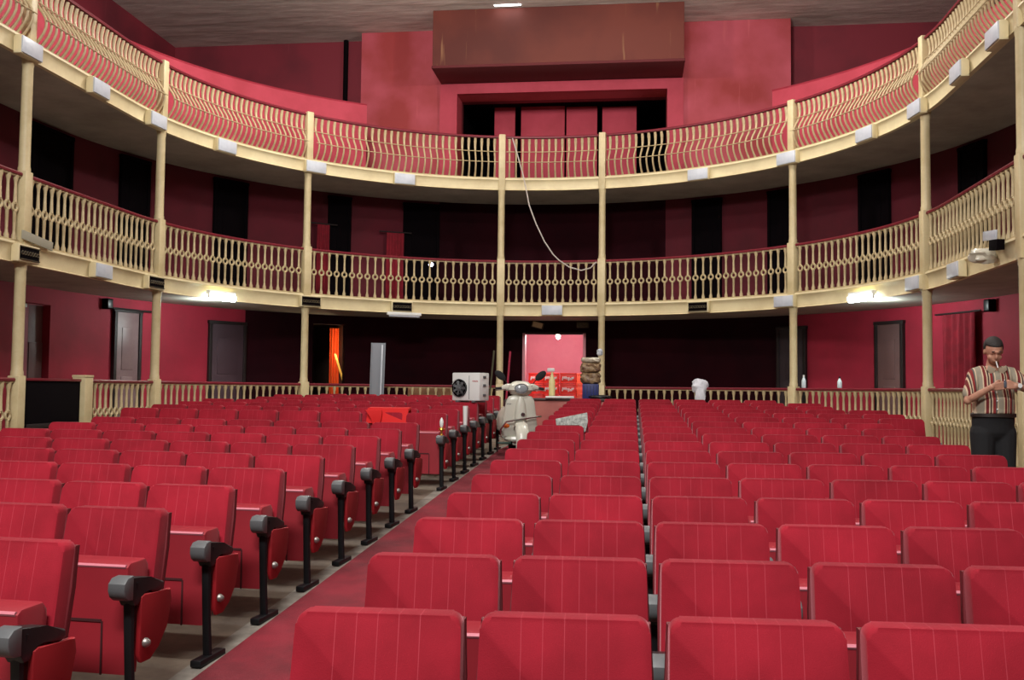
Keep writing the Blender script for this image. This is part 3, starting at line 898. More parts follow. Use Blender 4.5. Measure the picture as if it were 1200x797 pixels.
recess('wall_side_room', p0, p1, nn, 2.6, zf0, OT, mat('side_room_wall', srgb(74, 54, 44), .8))
o = at_r(394, 420, RW + .95); o.z = zf0
t = thing('orange_curtain', 'bright orange curtain lit from behind in the left back doorway', 'curtain', o, math.atan2(tg.y, tg.x))
bm = NB(); k = 30; hc = OT - zf0 - .03
fr = [[bm.verts.new((-.17 + .34 * i / k * (1 - .25 * (1 - zz)), .03 * math.sin(i * .9 + zz) + dd, hc * zz)) for i in range(k + 1)] for zz in (0.05, .5, 1) for dd in (0, .012)]
for a, b, fl in ((0, 2, 0), (2, 4, 0), (1, 3, 1), (3, 5, 1)):
    for i in range(k): bm.faces.new((fr[a][i], fr[a][i + 1], fr[b][i + 1], fr[b][i]))
for a, b, c, d in ((0, 2, 3, 1), (2, 4, 5, 3)):
    for i in (0, k): bm.faces.new((fr[a][i], fr[b][i], fr[c][i], fr[d][i]))
for a, b in ((0, 1), (4, 5)):
    for i in range(k): bm.faces.new((fr[a][i], fr[a][i + 1], fr[b][i + 1], fr[b][i]))
obj('drape', bm, mat('orange_cloth', srgb(225, 84, 26), .85), t)
a = at_r(392.5, 415, RW + .42); b = at_r(402, 446, RW + .3)
bm = NB(); d = (b - a).normalized(); tube(bm, [a, a + (b - a) * .5, b + (b - a) * .9], .075, 4, flat=(1, .4)); 
tag(obj('yellow_plank', bm, mat('yellow_wood', srgb(240, 190, 90), .6)), 'pale yellow plank leaning across the doorway with the orange curtain', 'plank')

# lit doorway on the far left with a grey leaf standing open
pa, pb = P(LDa, 1.98), P(LDb, 1.98); nl = frame(LDa)
recess('wall_left_room', pa, pb, nl, 2.2, floor_z(pa.y) - .1, LT, mat('left_room_wall', srgb(120, 60, 66), .8), extra=.3)
c = at_r(32, 400, RW + .3)
t = bpy.data.objects.new('door_20', None); COL.objects.link(t); t['kind'] = 'structure'; zfl = floor_z(c.y); t.location = (P(LDa + .05, 2.0).x, c.y, zfl); t.rotation_euler = (0, 0, math.radians(78))
bm = NB(); box(bm, (.1, 0, (LT - zfl) / 2), (.62, .05, LT - zfl - .03), .006); lf = obj('door_leaf', bm, MT['grey_door'], t)
bm = NB()
for k in (0, 1): box(bm, (.1, -.03, .5 + k * .9), (.4, .02, .7), .006)
obj('door_panel', bm, MT['grey_door'], lf)

# small boxes on the walls
def wallbox(px, py, w, h, dep, m, name, label, cat, r=RW, face=None):
    p = at_r(px, py, r - dep / 2 - .005); s_ = s_of(p)
    t = thing(name, label, cat, p, yaw(s_))
    bm = NB(); box(bm, (0, 0, 0), (w, dep, h), .008); obj('case', bm, m, t)
    bm = NB(); box(bm, (0, -dep / 2 - .004, 0), (w * .82, .012, h * .82), .003); obj('front', bm, face or m, t)
    return t
wallbox(126, 356, .16, .2, .14, MT['void'], 'loudspeaker', 'small black loudspeaker high on the left stalls wall by the curtain rail', 'speaker', face=MT['black'])
wallbox(1160, 358, .16, .22, .14, MT['void'], 'loudspeaker', 'small black loudspeaker high on the right stalls wall above the man', 'speaker', face=MT['black'])
wallbox(630, 381, .3, .16, .08, MT['grille'], 'box_lamp', 'small tilted brown box lamp over the left half of the central doorway', 'lamp', face=MT['cream']).rotation_euler.y = math.radians(14)
wallbox(683, 381, .3, .14, .08, MT['grille'], 'box_lamp', 'small brown box lamp over the right half of the central doorway', 'lamp', face=MT['grille'])

# ------------------------------------------------------------------ air conditioner resting on the seat backs
def rowtop(n): return 2.89 + RP * n
p = at_y(551, 471, rowtop(14) + .1)
zt_ = floor_z(rowtop(14) - .2 + .1) + .885
t = thing('air_conditioner', 'white outdoor air conditioner unit resting on left block seat backs near the aisle', 'air conditioner', (p.x, rowtop(14) + .12, zt_), math.radians(-24))
AW, AD, AH = .47, .26, .40
bm = NB(); box(bm, (0, 0, AH / 2 + .02), (AW, AD, AH), .012); obj('casing', bm, MT['white'], t)
bm = NB(); lathe(bm, [(.128, 0), (.128, .012)], c=(-.1, -AD / 2 - .006, .2), n=24, rot=Matrix.Rotation(PI / 2, 3, 'X')); g = obj('fan_opening', bm, MT['void'], t)
bm = NB()
for i in range(7):
    a = 2 * PI * i / 7; rot = Matrix.Rotation(a, 3, 'Y')
    box(bm, Vector((-.1, -AD / 2 - .024, .2)) + rot @ Vector((.062, 0, 0)), (.085, .004, .036), rot=rot @ Matrix.Rotation(.4, 3, 'X'))
ell(bm, (-.1, -AD / 2 - .026, .2), (.026, .01, .026)); obj('fan_blades', bm, MT['greycap'], g)
bm = NB()
for R in (.04, .085, .13): torus(bm, (-.1, -AD / 2 - .036, .2), R, .0028, n=24, m=5)
obj('fan_guard', bm, MT['greycap'], g)
bm = NB(); box(bm, (.062, -AD / 2 - .002, .21), (.006, .006, .34)); obj('panel_seam', bm, MT['greycap'], t)
bm = NB()
for i in range(9): box(bm, (.12 + i * .011, -AD / 2 - .003, .30 + .006 * math.sin(i * 2.3)), (.007, .006, .014))
obj('red_lettering', bm, mat('faint_red_print', srgb(196, 120, 120), .6), t)
bm = NB()
for z in (.1, .24, .36): box(bm, (AW / 2 + .004, 0.0, z), (.012, .07, .035), .003)
obj('side_valve', bm, MT['greycap'], t)
for q in (-.14, .14):
    bm = NB(); box(bm, (q, 0, .008), (.05, AD + .04, .025), .004); obj('foot_rail', bm, MT['greycap'], t)

# ------------------------------------------------------------------ counter with crates at the end of the aisle
cx0, cx1 = at_y(598, 470, 17.2).x, at_y(722, 470, 17.2).x
CZ = at_y(660, 467, 17.3).z
t = thing('counter', 'low pinkish counter with pale top at the end of the aisle behind the scooter', 'counter', ((cx0 + cx1) / 2, 17.55, zf0)); W = cx1 - cx0
bm = NB(); box(bm, (0, 0, (CZ - zf0) / 2 - .02), (W, .6, CZ - zf0 - .04), .008); obj('counter_front', bm, mat('counter_pink', srgb(188, 112, 100), .7, col2=srgb(170, 96, 88), nscale=2), t)
bm = NB(); box(bm, (0, -.01, CZ - zf0 - .02), (W + .06, .66, .04), .008); obj('counter_top', bm, mat('counter_top_dark', srgb(70, 52, 50), .5), t)
CR = mat('crate_red', srgb(222, 44, 28), .45); CO = mat('crate_orange', srgb(226, 92, 60), .5)
def crate(px0, px1, py0, py1, y, m, label, logo=True, rz=0.0):
    a = at_y(px0, py1, y); b = at_y(px1, py0, y)
    w, h = b.x - a.x, b.z - a.z
    t = thing('drink_crate', label, 'crate', ((a.x + b.x) / 2, y + .13, a.z), rz)
    bm = NB(); th = .015; D = .26
    box(bm, (0, -D / 2, h / 2), (w, th, h), .004); box(bm, (0, D / 2, h / 2), (w, th, h), .004)
    box(bm, (-w / 2 + th / 2, 0, h / 2), (th, D, h), .004); box(bm, (w / 2 - th / 2, 0, h / 2), (th, D, h), .004); box(bm, (0, 0, .01), (w, D, .02))
    obj('crate_body', bm, m, t)
    bm = NB(); box(bm, (0, -D / 2 - .008, h - .012), (w + .012, .014, .024), .003); box(bm, (0, -D / 2 - .008, .014), (w + .012, .014, .022), .003); obj('rim', bm, m, t)
    if logo:
        bm = NB(); n = 8
        for i in range(n):
            hh = (.5, .3, .34, .28, .5, .3, .42, .3)[i] * h * .62
            box(bm, ((i - (n - 1) / 2) * w * .095, -D / 2 - .009, h * .5 + .02 * math.sin(i)), (w * .062, .004, hh), .0015, rot=Matrix.Rotation(.2, 3, 'Y'))
        obj('white_logo', bm, MT['white'], t)
CH = .285
def crate_stack(pc, y, n, m, where, w=.42, logo=True, hh=CH):
    x = at_y(pc, 455, y).x
    nm = {0: 'lowest', 1: 'second from the bottom', 2: 'middle', 3: 'second from the top', 4: 'topmost'}
    for k in range(n):
        lv = 'topmost' if k == n - 1 else ('lowest' if k == 0 else ORD[k] + ' from the floor')
        z0 = zf0 + k * (hh + .004)
        t = thing('drink_crate', ('red crate with white logo, ' if logo else 'orange crate, ') + lv + ' in the ' + where, 'crate', (x, y, z0), 0, 'crates in the central doorway')
        h = hh; th = .015; D = .3
        bm = NB()
        box(bm, (0, -D / 2, h / 2), (w, th, h), .004); box(bm, (0, D / 2, h / 2), (w, th, h), .004)
        box(bm, (-w / 2 + th / 2, 0, h / 2), (th, D, h), .004); box(bm, (w / 2 - th / 2, 0, h / 2), (th, D, h), .004); box(bm, (0, 0, .01), (w, D, .02))
        obj('crate_body', bm, m, t)
        bm = NB(); box(bm, (0, -D / 2 - .012, h - .02), (w + .01, .014, .036), .003); box(bm, (0, -D / 2 - .012, .02), (w + .01, .014, .036), .003); obj('rim', bm, m, t)
        if logo:
            bm = NB(); q = 8
            for i in range(q):
                lh = (.5, .3, .34, .28, .5, .3, .42, .3)[i] * h * .7
                box(bm, ((i - (q - 1) / 2) * w * .095, -D / 2 - .012, h * .5 + .02 * math.sin(i)), (w * .066, .006, lh), .0015, rot=Matrix.Rotation(.2, 3, 'Y'))
            obj('white_logo', bm, MT['white'], t)
crate_stack(629, 26.5, 5, CR, 'left doorway stack')
crate_stack(646, 26.15, 5, CR, 'middle doorway stack')
crate_stack(666, 26.0, 5, CR, 'right doorway stack')
crate_stack(679.5, 26.45, 5, CO, 'narrow stack by the doorway jamb', w=.28, logo=False)
p = at_y(647, 447, 17.4)
t = thing('white_spray_bottle', 'white spray bottle standing in front of the red crates on the counter', 'bottle', (p.x, 17.38, CZ))
bh = at_y(647, 431, 17.4).z - CZ
bm = NB(); lathe(bm, [(.05, 0), (.055, .02), (.055, bh * .55), (.03, bh * .72), (.02, bh * .78), (.02, bh * .86)], n=12); obj('bottle_body', bm, mat('bottle_yellow', srgb(226, 210, 150), .4), t)
bm = NB(); box(bm, (-.02, 0, bh * .93), (.13, .04, .06), .01); obj('spray_head', bm, MT['white'], t)
# wrapped packs: blue crate, two brown bag bundles, plastic on top
def lump(c, r, m, name, parent, seed, amp=.12, e=3.2):
    bm = NB(); bmesh.ops.create_icosphere(bm, subdivisions=3, radius=1.0); rr = random.Random(seed)
    ph = [(rr.uniform(3, 9), rr.uniform(3, 9), rr.uniform(3, 9), rr.uniform(0, 6)) for _ in range(4)]
    for v in bm.verts:
        q = v.co.copy(); k = 1 + amp * sum(math.sin(a * q.x + b * q.y + c_ * q.z + d) for a, b, c_, d in ph) / 2
        nn_ = (abs(q.x) ** e + abs(q.y) ** e + abs(q.z) ** e) ** (1 / e)
        q = q / nn_ * k
        v.co = Vector((q.x * r[0], q.y * r[1], q.z * r[2])) + Vector(c)
    return obj(name, bm, m, parent)
xs = at_y(692, 450, 17.4).x
zz = lambda y: at_y(692, y, 17.4).z
w_ = (at_y(703, 450, 17.4).x - at_y(682, 450, 17.4).x)
t = thing('blue_crate', 'dark blue crate at the foot of the bag stack on the counter', 'crate', (xs, 17.5, CZ))
h = zz(450) - CZ
bm = NB(); box(bm, (0, 0, h / 2), (w_ * .9, .3, h), .01); obj('crate_body', bm, mat('crate_blue', srgb(30, 40, 110), .5), t)
bm = NB()
for i in range(5): box(bm, (-w_ * .36 + i * w_ * .18, -.155, h * .5), (.012, .012, h * .8))
obj('crate_ribs', bm, mat('crate_blue_dark', srgb(18, 24, 70), .5), t)
BR = mat('snack_bags', srgb(176, 150, 112), .5, col2=srgb(92, 58, 44), nscale=14)
PW = mat('plastic_wrap', srgb(226, 220, 205), .25, col2=srgb(168, 150, 120), nscale=9)
for nm, y0, y1, m, lab in (('snack_bag_bundle', 450, 436.5, BR, 'brown wrapped bundle of bags resting on the blue crate'), ('snack_bag_bundle', 436.5, 425, BR, 'brown wrapped bundle of bags, upper one in the stack'), ('clear_plastic_bag', 425, 419, PW, 'crumpled clear plastic bag on top of the bag stack')):
    zc_, hh = (zz(y0) + zz(y1)) / 2, (zz(y1) - zz(y0)) / 2
    tag(lump((xs, 17.5, zc_), (w_ * .53, .17, hh * 1.0), m, nm, None, int(y0), .09, 5), lab, 'bag')
q = at_y(703, 413, 17.6)
tag(lump((q.x, 17.6, q.z), (.05, .05, .06), MT['panelwhite'], 'plastic_tuft', None, 3, .15), 'small crumpled plastic tuft tied to the middle right column', 'plastic bag')
p = at_y(656, 467, 17.25)
bm = NB(); box(bm, (0, 0, .02), (.5, .16, .035), .008, rot=Matrix.Rotation(.1, 3, 'Z')); 
tag(obj('white_tray', bm, MT['white'], None, (p.x, 17.22, CZ + .003)), 'flat white tray at the front edge of the counter', 'tray')
p = at_y(703, 467, 17.3)
t = thing('dark_cloth', 'dark folded cloth lying on the right end of the counter', 'cloth', (p.x, 17.4, CZ + .03)); lump((0, 0, 0), (.2, .14, .035), MT['steel'], 'cloth_fold', t, 11, .08)

# ------------------------------------------------------------------ loose things
def flat_shape(name, pts, y, th, m, label, cat, bend=0.0):
    q = [at_y(a, b, y) for a, b in pts]
    c = sum(q, Vector()) / len(q)
    bm = NB(); prism(bm, [(v.x - c.x, v.z - c.z) for v in q], -th / 2, th / 2, 'y', bev=min(.004, th * .3))
    if bend:
        for v in bm.verts: v.co.y += bend * math.sin(v.co.x * 14) - .05 * v.co.z
    return tag(obj(name, bm, m, None, c), label, cat)
NEWS = mat('newsprint', srgb(200, 204, 196), .8, col2=srgb(120, 124, 120), nscale=30)
flat_shape('newspaper', [(651, 491), (688, 483.5), (689, 494), (686, 506), (682, 507.5), (679, 498), (652, 498.5)], rowtop(10) - .13, .006, NEWS, 'grey printed newspaper hanging over right block seat backs beside the scooter', 'newspaper', .01)
JK = mat('jacket_red', srgb(204, 16, 16), .8)
x0j = at_y(430, 481, rowtop(11)).x; x1j = at_y(478, 481, rowtop(11)).x; yj = rowtop(11) + .17
zj = floor_z(yj - .2) + .905
yj -= .05
t = thing('red_jacket', 'bright red jacket draped over the top of a left block seat', 'jacket', ((x0j + x1j) / 2, yj, zj)); wj = x1j - x0j
bm = NB(); prism(bm, [(-.16, -.16), (-.135, -.16), (-.075, -.01), (.05, .005), (.085, -.1), (.1, -.1), (.065, .03), (-.09, .022)], -wj / 2, wj / 2, 'x', bev=.004); obj('drape', bm, JK, t)
bm = NB(); prism(bm, [(-wj / 2 - .01, .0), (-wj * .1, .0), (-wj * .12, -.12), (-wj * .22, -.24), (-wj * .3, -.22), (-wj * .36, -.1)], -.185, -.162, 'y', bev=.004); obj('sleeve', bm, JK, t)
a11 = at_y(521, 500, rowtop(11) - .36); zz11 = floor_z(rowtop(11) - .56) + .64
t = thing('ornament', 'small gold and white ornament standing on an aisle armrest in the left block', 'ornament', (-.285, rowtop(11) - .38, zz11))
bm = NB(); lathe(bm, [(.02, 0), (.022, .01), (.008, .03), (.012, .06), (.035, .075), (.03, .095), (.01, .1)], n=10); obj('gold_base', bm, mat('gold', srgb(214, 160, 70), .3, metal=.8), t)
bm = NB(); lathe(bm, [(.01, .098), (.022, .12), (.024, .17), (.014, .2), (.004, .215)], n=10); obj('white_top', bm, MT['white'], t)
p = at_y(553, 496, rowtop(13) - .35)
t = thing('rolled_paper', 'white paper roll standing on an aisle armrest by the air conditioner', 'paper roll', (-.28, rowtop(13) - .37, floor_z(rowtop(13) - .57) + .64))
bm = NB(); lathe(bm, [(.026, 0), (.034, .26), (.028, .26), (.022, .01)], n=12); obj('roll', bm, MT['white'], t)
# tall metal channel, board and plank standing at the railing
a = at_y(442, 402, 20.3)
t = thing('metal_channel', 'tall shiny grey metal channel standing against the stalls railing left of centre', 'metal sheet', (a.x, 20.25, zf0 + .03), math.radians(18))
hh = a.z - zf0 - .03
bm = NB(); prism(bm, [(-.15, -.04), (-.13, -.04), (-.13, .03), (.13, .03), (.13, -.04), (.15, -.04), (.15, .05), (-.15, .05)], 0, hh, 'z')
for v in bm.verts: v.co.x += .04 * v.co.z / hh
obj('channel', bm, mat('galvanised', srgb(134, 136, 142), .4, metal=.5), t)
bm = NB(); box(bm, (.085, -.02, hh * .5), (.035, .02, hh * .96), .004)
for v in bm.verts: v.co.x += .04 * v.co.z / hh
obj('bright_strip', bm, MT['panelwhite'], t)
def leaner(px0, py0, px1, py1, y, w, m, name, label, cat):
    a = at_y(px0, py0, y + .1); b = at_y(px1, py1, y)
    d = b - a; b2 = a + d * ((zf0 + .02 - a.z) / d.z)
    bm = NB(); tube(bm, [b2, (a + b2) / 2, a], w, 4, flat=(1, .3))
    return tag(obj(name, bm, m, smooth=False), label, cat)
leaner(579, 411, 575, 452, 22.0, .07, mat('dull_green_board', srgb(92, 92, 70), .8), 'green_board', 'dull green board leaning left of the middle left column', 'board')
leaner(598, 412, 594, 458, 21.9, .075, mat('pink_plank', srgb(206, 66, 96), .6), 'pink_plank', 'narrow pink plank leaning right of the middle left column', 'plank')
p = at_r(508, 455, R0 + .25)
t = thing('brown_board', 'long brown board leaning behind the stalls railing left of the air conditioner', 'board', (p.x, p.y + .1, zf0)); 
bm = NB(); box(bm, (0, 0, .54), (1.25, .04, 1.08), .01, rot=Matrix.Rotation(-math.radians(-17), 3, 'Z')); obj('board_face', bm, mat('brown_board', srgb(132, 92, 62), .8, col2=srgb(102, 70, 48), nscale=3), t)
# white bag hung on the railing, bottles on its handrail
p = at_r(820, 451, R0 - .12)
t = thing('white_plastic_bag', 'crumpled white plastic bag hanging over the stalls railing right of centre', 'plastic bag', p)
lump((0, 0, -.03), (.16, .1, .15), mat('bag_white', srgb(214, 214, 224), .4), 'bag', t, 21, .12); lump((.01, -.03, -.2), (.11, .08, .19), mat('bag_white_low', srgb(214, 214, 224), .4), 'bag_tail', t, 22, .12)
GLS = mat('clear_bottle', srgb(200, 214, 220), .15, spec=.8)
for px, lab, hh in ((942, 'clear plastic bottle on the stalls handrail beside the third column from the right', .26), (984, 'dark topped bottle on the stalls handrail between two right columns', .22)):
    p = at_r(px, 455, R0 - .05)
    t = thing('bottle', lab, 'bottle', (p.x, p.y, Z1R + .002))
    bm = NB(); lathe(bm, [(.04, 0), (.045, .01), (.045, hh * .55), (.025, hh * .75), (.016, hh * .85)], n=12); obj('bottle_body', bm, GLS, t)
    bm = NB(); lathe(bm, [(.02, hh * .85), (.02, hh)], n=10); obj('bottle_cap', bm, MT['white'] if px < 960 else MT['steel'], t)
# things lying on the lower balcony edge
def edge_board(px, py, w, h, m, name, label, cat, d=-.17, tilt=.1, th=.02):
    p = at_r(px, py, R0 + d); s_ = s_of(p)
    t = thing(name, label, cat, p, yaw(s_)); bm = NB(); box(bm, (0, 0, 0), (w, th, h), .004, rot=Matrix.Rotation(tilt, 3, 'Y')); obj('plate', bm, m, t); return t
edge_board(44, 282, .75, .13, mat('grey_card', srgb(150, 146, 128), .8), 'grey_board', 'grey cardboard strip tucked against the lower balcony railing on the left', 'board')
edge_board(1160, 276, .5, .13, MT['panelwhite'], 'white_plate', 'pale plate fixed on the lower balcony railing at the right', 'plate')
edge_board(1168, 287, .3, .14, MT['void'], 'black_box', 'black box on the lower balcony edge at the right', 'box', d=-.2, th=.1)
p = at_r(1154, 300, R0 - .2); t = thing('plastic_clump', 'crumpled clear plastic clump on the lower balcony edge at the right', 'plastic', p); lump((0, 0, 0), (.18, .08, .09), mat('clear_film', srgb(214, 208, 190), .2), 'clump', t, 31, .2)
p = at_r(505, 310, R0 + .9); t = thing('spot_lamp', 'small bright bluish lamp behind the lower balcony railing left of centre', 'lamp', p)
bm = NB(); ell(bm, (0, 0, 0), (.06, .05, .055)); obj('lens', bm, mat('spot_glow', (1, 1, 1), .4, emit=(.8, .8, 1), estr=8), t)
bm = NB(); tube(bm, [(0, .03, 0), (0, .16, 0)], .07, 10); tube(bm, [(0, .1, -.05), (0, .1, Z2T - p.z)], .02, 6); obj('lamp_housing', bm, MT['void'], t)
# loose cable
pts = [at_y(a, b, y) for a, b, y in ((600, 160, 22.86), (606, 180, 22.82), (613, 205, 22.78), (617, 224, 22.76), (620, 240, 22.76), (628, 262, 22.78), (638, 283, 22.8), (648, 298, 22.8), (655, 305, 22.8), (667, 313, 22.8), (681, 317, 22.8), (692, 314, 22.8), (699, 307, 22.8))]
bm = NB(); sm = []
for i in range(len(pts) - 1):
    for k in range(3): sm.append(pts[i].lerp(pts[i + 1], k / 3))
sm.append(pts[-1]); tube(bm, sm, .016, 6)
tag(obj('cable', bm, mat('pale_cable', srgb(186, 176, 168), .6)), 'pale loose cable hanging from the gallery railing down to the lower balcony', 'cable')

# ------------------------------------------------------------------ scooter
sx, sy = at_y(607, 500, 15.1).x, 15.1
SC = thing('motor_scooter', 'cream motor scooter parked in the aisle facing the stage', 'scooter', (sx, sy, floor_z(sy) + .013), math.radians(13))
WH = mat('scooter_cream', srgb(206, 204, 190), .3, spec=.6); RUB = mat('tyre', srgb(22, 22, 24), .8); CHR = mat('chrome', srgb(210, 212, 215), .15, metal=1)
DKS = mat('seat_dark', srgb(34, 44, 50), .5)
# local: -y is the front
for y in (-.42, .82):
    bm = NB(); torus(bm, (0, y, .23), .175, .055, axis=Vector((1, 0, 0)), n=24, m=8); w_o = obj('wheel', bm, RUB, SC)
    bm = NB(); lathe(bm, [(.12, -.04), (.13, -.02), (.13, .02), (.12, .04)], c=(0, y, .23), n=16, rot=Matrix.Rotation(PI / 2, 3, 'Y')); obj('rim', bm, CHR, w_o)
# front mudguard
bm = NB(); n = 12
ri = []
for i in range(n + 1):
    a = math.radians(-20 + 215 * i / n); 
    ring = []
    for j in range(9):
        b = PI * j / 8; rr_ = .25 + .05 * math.sin(b) ; ring.append(bm.verts.new((.1 * math.cos(b), -.42 - math.cos(a) * (rr_), .23 + math.sin(a) * rr_)))
    for j in range(8, -1, -1):
        b = PI * j / 8; rr_ = .235 + .05 * math.sin(b); ring.append(bm.verts.new((.09 * math.cos(b), -.42 - math.cos(a) * rr_, .23 + math.sin(a) * rr_)))
    ri.append(ring)
for a, b in zip(ri, ri[1:]):
    for j in range(18): bm.faces.new((a[j], a[(j + 1) % 18], b[(j + 1) % 18], b[j]))
bm.faces.new(ri[0]); bm.faces.new(ri[-1][::-1])
obj('front_mudguard', bm, WH, SC)
# leg shield: lofted horizontal sections
def loft(secs, m, name, parent, n=20, e=2.6):
    bm = NB(); rings = []
    for z, cy, hw, hd in secs:
        ring = []
        for j in range(n):
            a = 2 * PI * j / n; c, s_ = math.cos(a), math.sin(a)
            ring.append(bm.verts.new((hw * math.copysign(abs(c) ** (2 / e), c), cy + hd * math.copysign(abs(s_) ** (2 / e), s_) - (0), z)))
        rings.append(ring)
    for a, b in zip(rings, rings[1:]):
        for j in range(n): bm.faces.new((a[j], a[(j + 1) % n], b[(j + 1) % n], b[j]))
    bm.faces.new(rings[0][::-1]); bm.faces.new(rings[-1])
    return obj(name, bm, m, parent)
sh = loft([(.26, -.12, .10, .05), (.30, -.14, .24, .07), (.42, -.18, .28, .07), (.56, -.22, .26, .07), (.72, -.25, .235, .065), (.84, -.27, .215, .06), (.90, -.275, .18, .05), (.925, -.275, .10, .03)], WH, 'leg_shield', SC, e=3)
loft([(.30, -.26, .05, .07), (.45, -.28, .085, .08), (.62, -.31, .09, .07), (.80, -.33, .07, .05), (.9, -.33, .03, .03)], WH, 'horn_cover', sh)
bm = NB(); torus(bm, (.03, -.385, .63), .026, .007, n=16, m=6); lathe(bm, [(.018, 0), (.018, .008)], c=(.03, -.38, .63), n=12, rot=Matrix.Rotation(PI / 2, 3, 'X')); obj('round_badge', bm, CHR, sh)
bm = NB()
for i in range(8): box(bm, (-.2 + i * .017, -.315, .79 + .004 * math.sin(i * 2)), (.009, .006, .016))
obj('name_script', bm, MT['greycap'], sh)
for q in (-1,):
    bm = NB(); ell(bm, (q * .2, -.23, .46), (.055, .045, .04)); obj('indicator', bm, mat('indicator_orange%d' % (q + 1), srgb(230, 110, 30), .3), sh)
# head and handlebar
hd = loft([(.91, -.26, .08, .06), (.94, -.28, .15, .09), (1.00, -.31, .19, .12), (1.07, -.30, .18, .12), (1.12, -.28, .12, .09), (1.135, -.27, .06, .05)], WH, 'headset', SC)
bm = NB(); ell(bm, (0, -.41, 1.02), (.10, .032, .068)); obj('headlamp', bm, mat('headlamp_glass', srgb(150, 156, 160), .08, spec=1), hd)
bm = NB(); torus(bm, (0, -.41, 1.02), .098, .012, n=20, m=6)
for v in bm.verts: v.co.z = 1.02 + (v.co.z - 1.02) * .70
obj('headlamp_ring', bm, CHR, hd)
for q in (-1, 1):
    bm = NB(); tube(bm, [(q * .08, -.27, 1.03), (q * .2, -.25, 1.04), (q * .27, -.22, 1.03)], [.07, .058, .034], 10); ar = obj('handlebar', bm, WH, SC)
    bm = NB(); tube(bm, [(q * .26, -.22, 1.03), (q * .37, -.18, 1.02)], .02, 8); obj('grip', bm, RUB, ar)
    bm = NB(); tube(bm, [(q * .22, -.29, 1.01), (q * .3, -.29, 1.0), (q * .38, -.25, .99)], .008, 6); obj('brake_lever', bm, CHR, ar)
    bm = NB(); tube(bm, [(q * .18, -.25, 1.06), (q * .22, -.26, 1.13), (q * .27, -.27, 1.18)], .008, 6)
    mr_ = obj('mirror_stem', bm, RUB, SC)
    bm = NB(); ell(bm, (q * .31, -.27, 1.22), (.1, .02, .055), rot=Matrix.Rotation(-q * math.radians(40), 3, 'Y')); obj('mirror', bm, RUB, mr_)
# floorboard, body, seat
loft([(.22, .02, .2, .26), (.25, .02, .23, .28), (.29, .02, .22, .27)], WH, 'floorboard', SC, e=4)
bd = loft([(.28, .62, .16, .30), (.36, .62, .26, .40), (.5, .64, .29, .42), (.64, .66, .24, .40), (.73, .66, .17, .36)], WH, 'rear_body', SC)
loft([(.72, .55, .15, .40), (.77, .55, .17, .43), (.83, .56, .16, .41), (.86, .58, .11, .34)], DKS, 'seat', SC)
bm = NB(); tube(bm, [(-.24, -.2, .28), (-.29, -.3, .30), (-.30, -.34, .40), (-.22, -.36, .52), (-.0, -.40, .56), (.26, -.34, .60), (.33, -.2, .60)], .014, 8); obj('crash_bar', bm, CHR, SC)
bm = NB(); tube(bm, [(-.3, -.1, .3), (-.33, -.12, .05)], .012, 8); obj('stand_bar', bm, CHR, SC)
bm = NB(); box(bm, (-.24, -.3, .2), (.2, .14, .03), .01); obj('foot_plate', bm, mat('dark_green', srgb(30, 56, 46), .5), SC)

# pink jamb and a head whitened to look lit, for the doorway on the far left, with a small lamp inside
t = bpy.data.objects.new('door_21', None); COL.objects.link(t); t['kind'] = 'structure'
ja = P(LDb - .34, 2.02, 0)
bm = NB(); zz0 = floor_z(ja.y); box(bm, (ja.x, ja.y, (zz0 + LT) / 2), (.09, .14, LT - zz0), .005); obj('door_jamb', bm, mat('pale_jamb', srgb(150, 70, 84), .6), t)
bm = NB(); pm = (P(LDa, 2.02, 0) + ja) / 2; box(bm, (pm.x, pm.y, LT - .04), (.12, abs(P(LDa, 0).y - ja.y), .07), .005); obj('door_head', bm, MT['white'], t)
q = at_r(42, 429, RW + .45)
t = thing('wall_lamp', 'small glowing lamp inside the lit doorway at the far left', 'lamp', q)
bm = NB(); ell(bm, (0, 0, 0), (.055, .055, .06)); obj('glass_globe', bm, mat('globe_glow', (1, 1, 1), .4, emit=(1, .97, .95), estr=6), t)
bm = NB(); tube(bm, [(0, 0, -.05), (0, 0, -.2), (0, 0, floor_z(q.y) - q.z)], .014, 6); obj('lamp_stem', bm, MT['void'], t)

# ------------------------------------------------------------------ the man
mx_, my_ = 5.36, 10.0
MZ = floor_z(my_)
MAN = thing('person', 'man in a striped short-sleeved shirt and black trousers lighting a cigarette by the right railing', 'person', (mx_, my_, MZ), math.radians(4))
SKIN = mat('skin', srgb(188, 138, 114), .55, col2=srgb(174, 122, 100), nscale=12)
HAIR = mat('hair_dark', srgb(44, 38, 36), .7, bump=.6, bscale=90)
TRO = mat('black_trousers', srgb(20, 19, 22), .85)
def remesh(o, vox, smooth=6):
    m = o.modifiers.new('remesh', 'REMESH'); m.mode = 'VOXEL'; m.voxel_size = vox; m.use_smooth_shade = True
    k = o.modifiers.new('smooth', 'SMOOTH'); k.factor = .5; k.iterations = smooth
    return o
def limb(bm, pts, rad, n=12, flat=None):
    """tapered limb with round ends"""
    P_, R_ = [], []
    pts = [Vector(p) for p in pts]
    for i in range(len(pts) - 1):
        for k in range(4):
            P_.append(pts[i].lerp(pts[i + 1], k / 4)); R_.append(rad[i] + (rad[i + 1] - rad[i]) * k / 4)
    P_.append(pts[-1]); R_.append(rad[-1])
    tube(bm, P_, R_, n, flat=flat)
    for p, r in ((pts[0], rad[0]), (pts[-1], rad[-1])): ell(bm, p, (r, r, r), 10, 8)
    for p, r in zip(pts[1:-1], rad[1:-1]): ell(bm, p, (r, r, r), 10, 8)
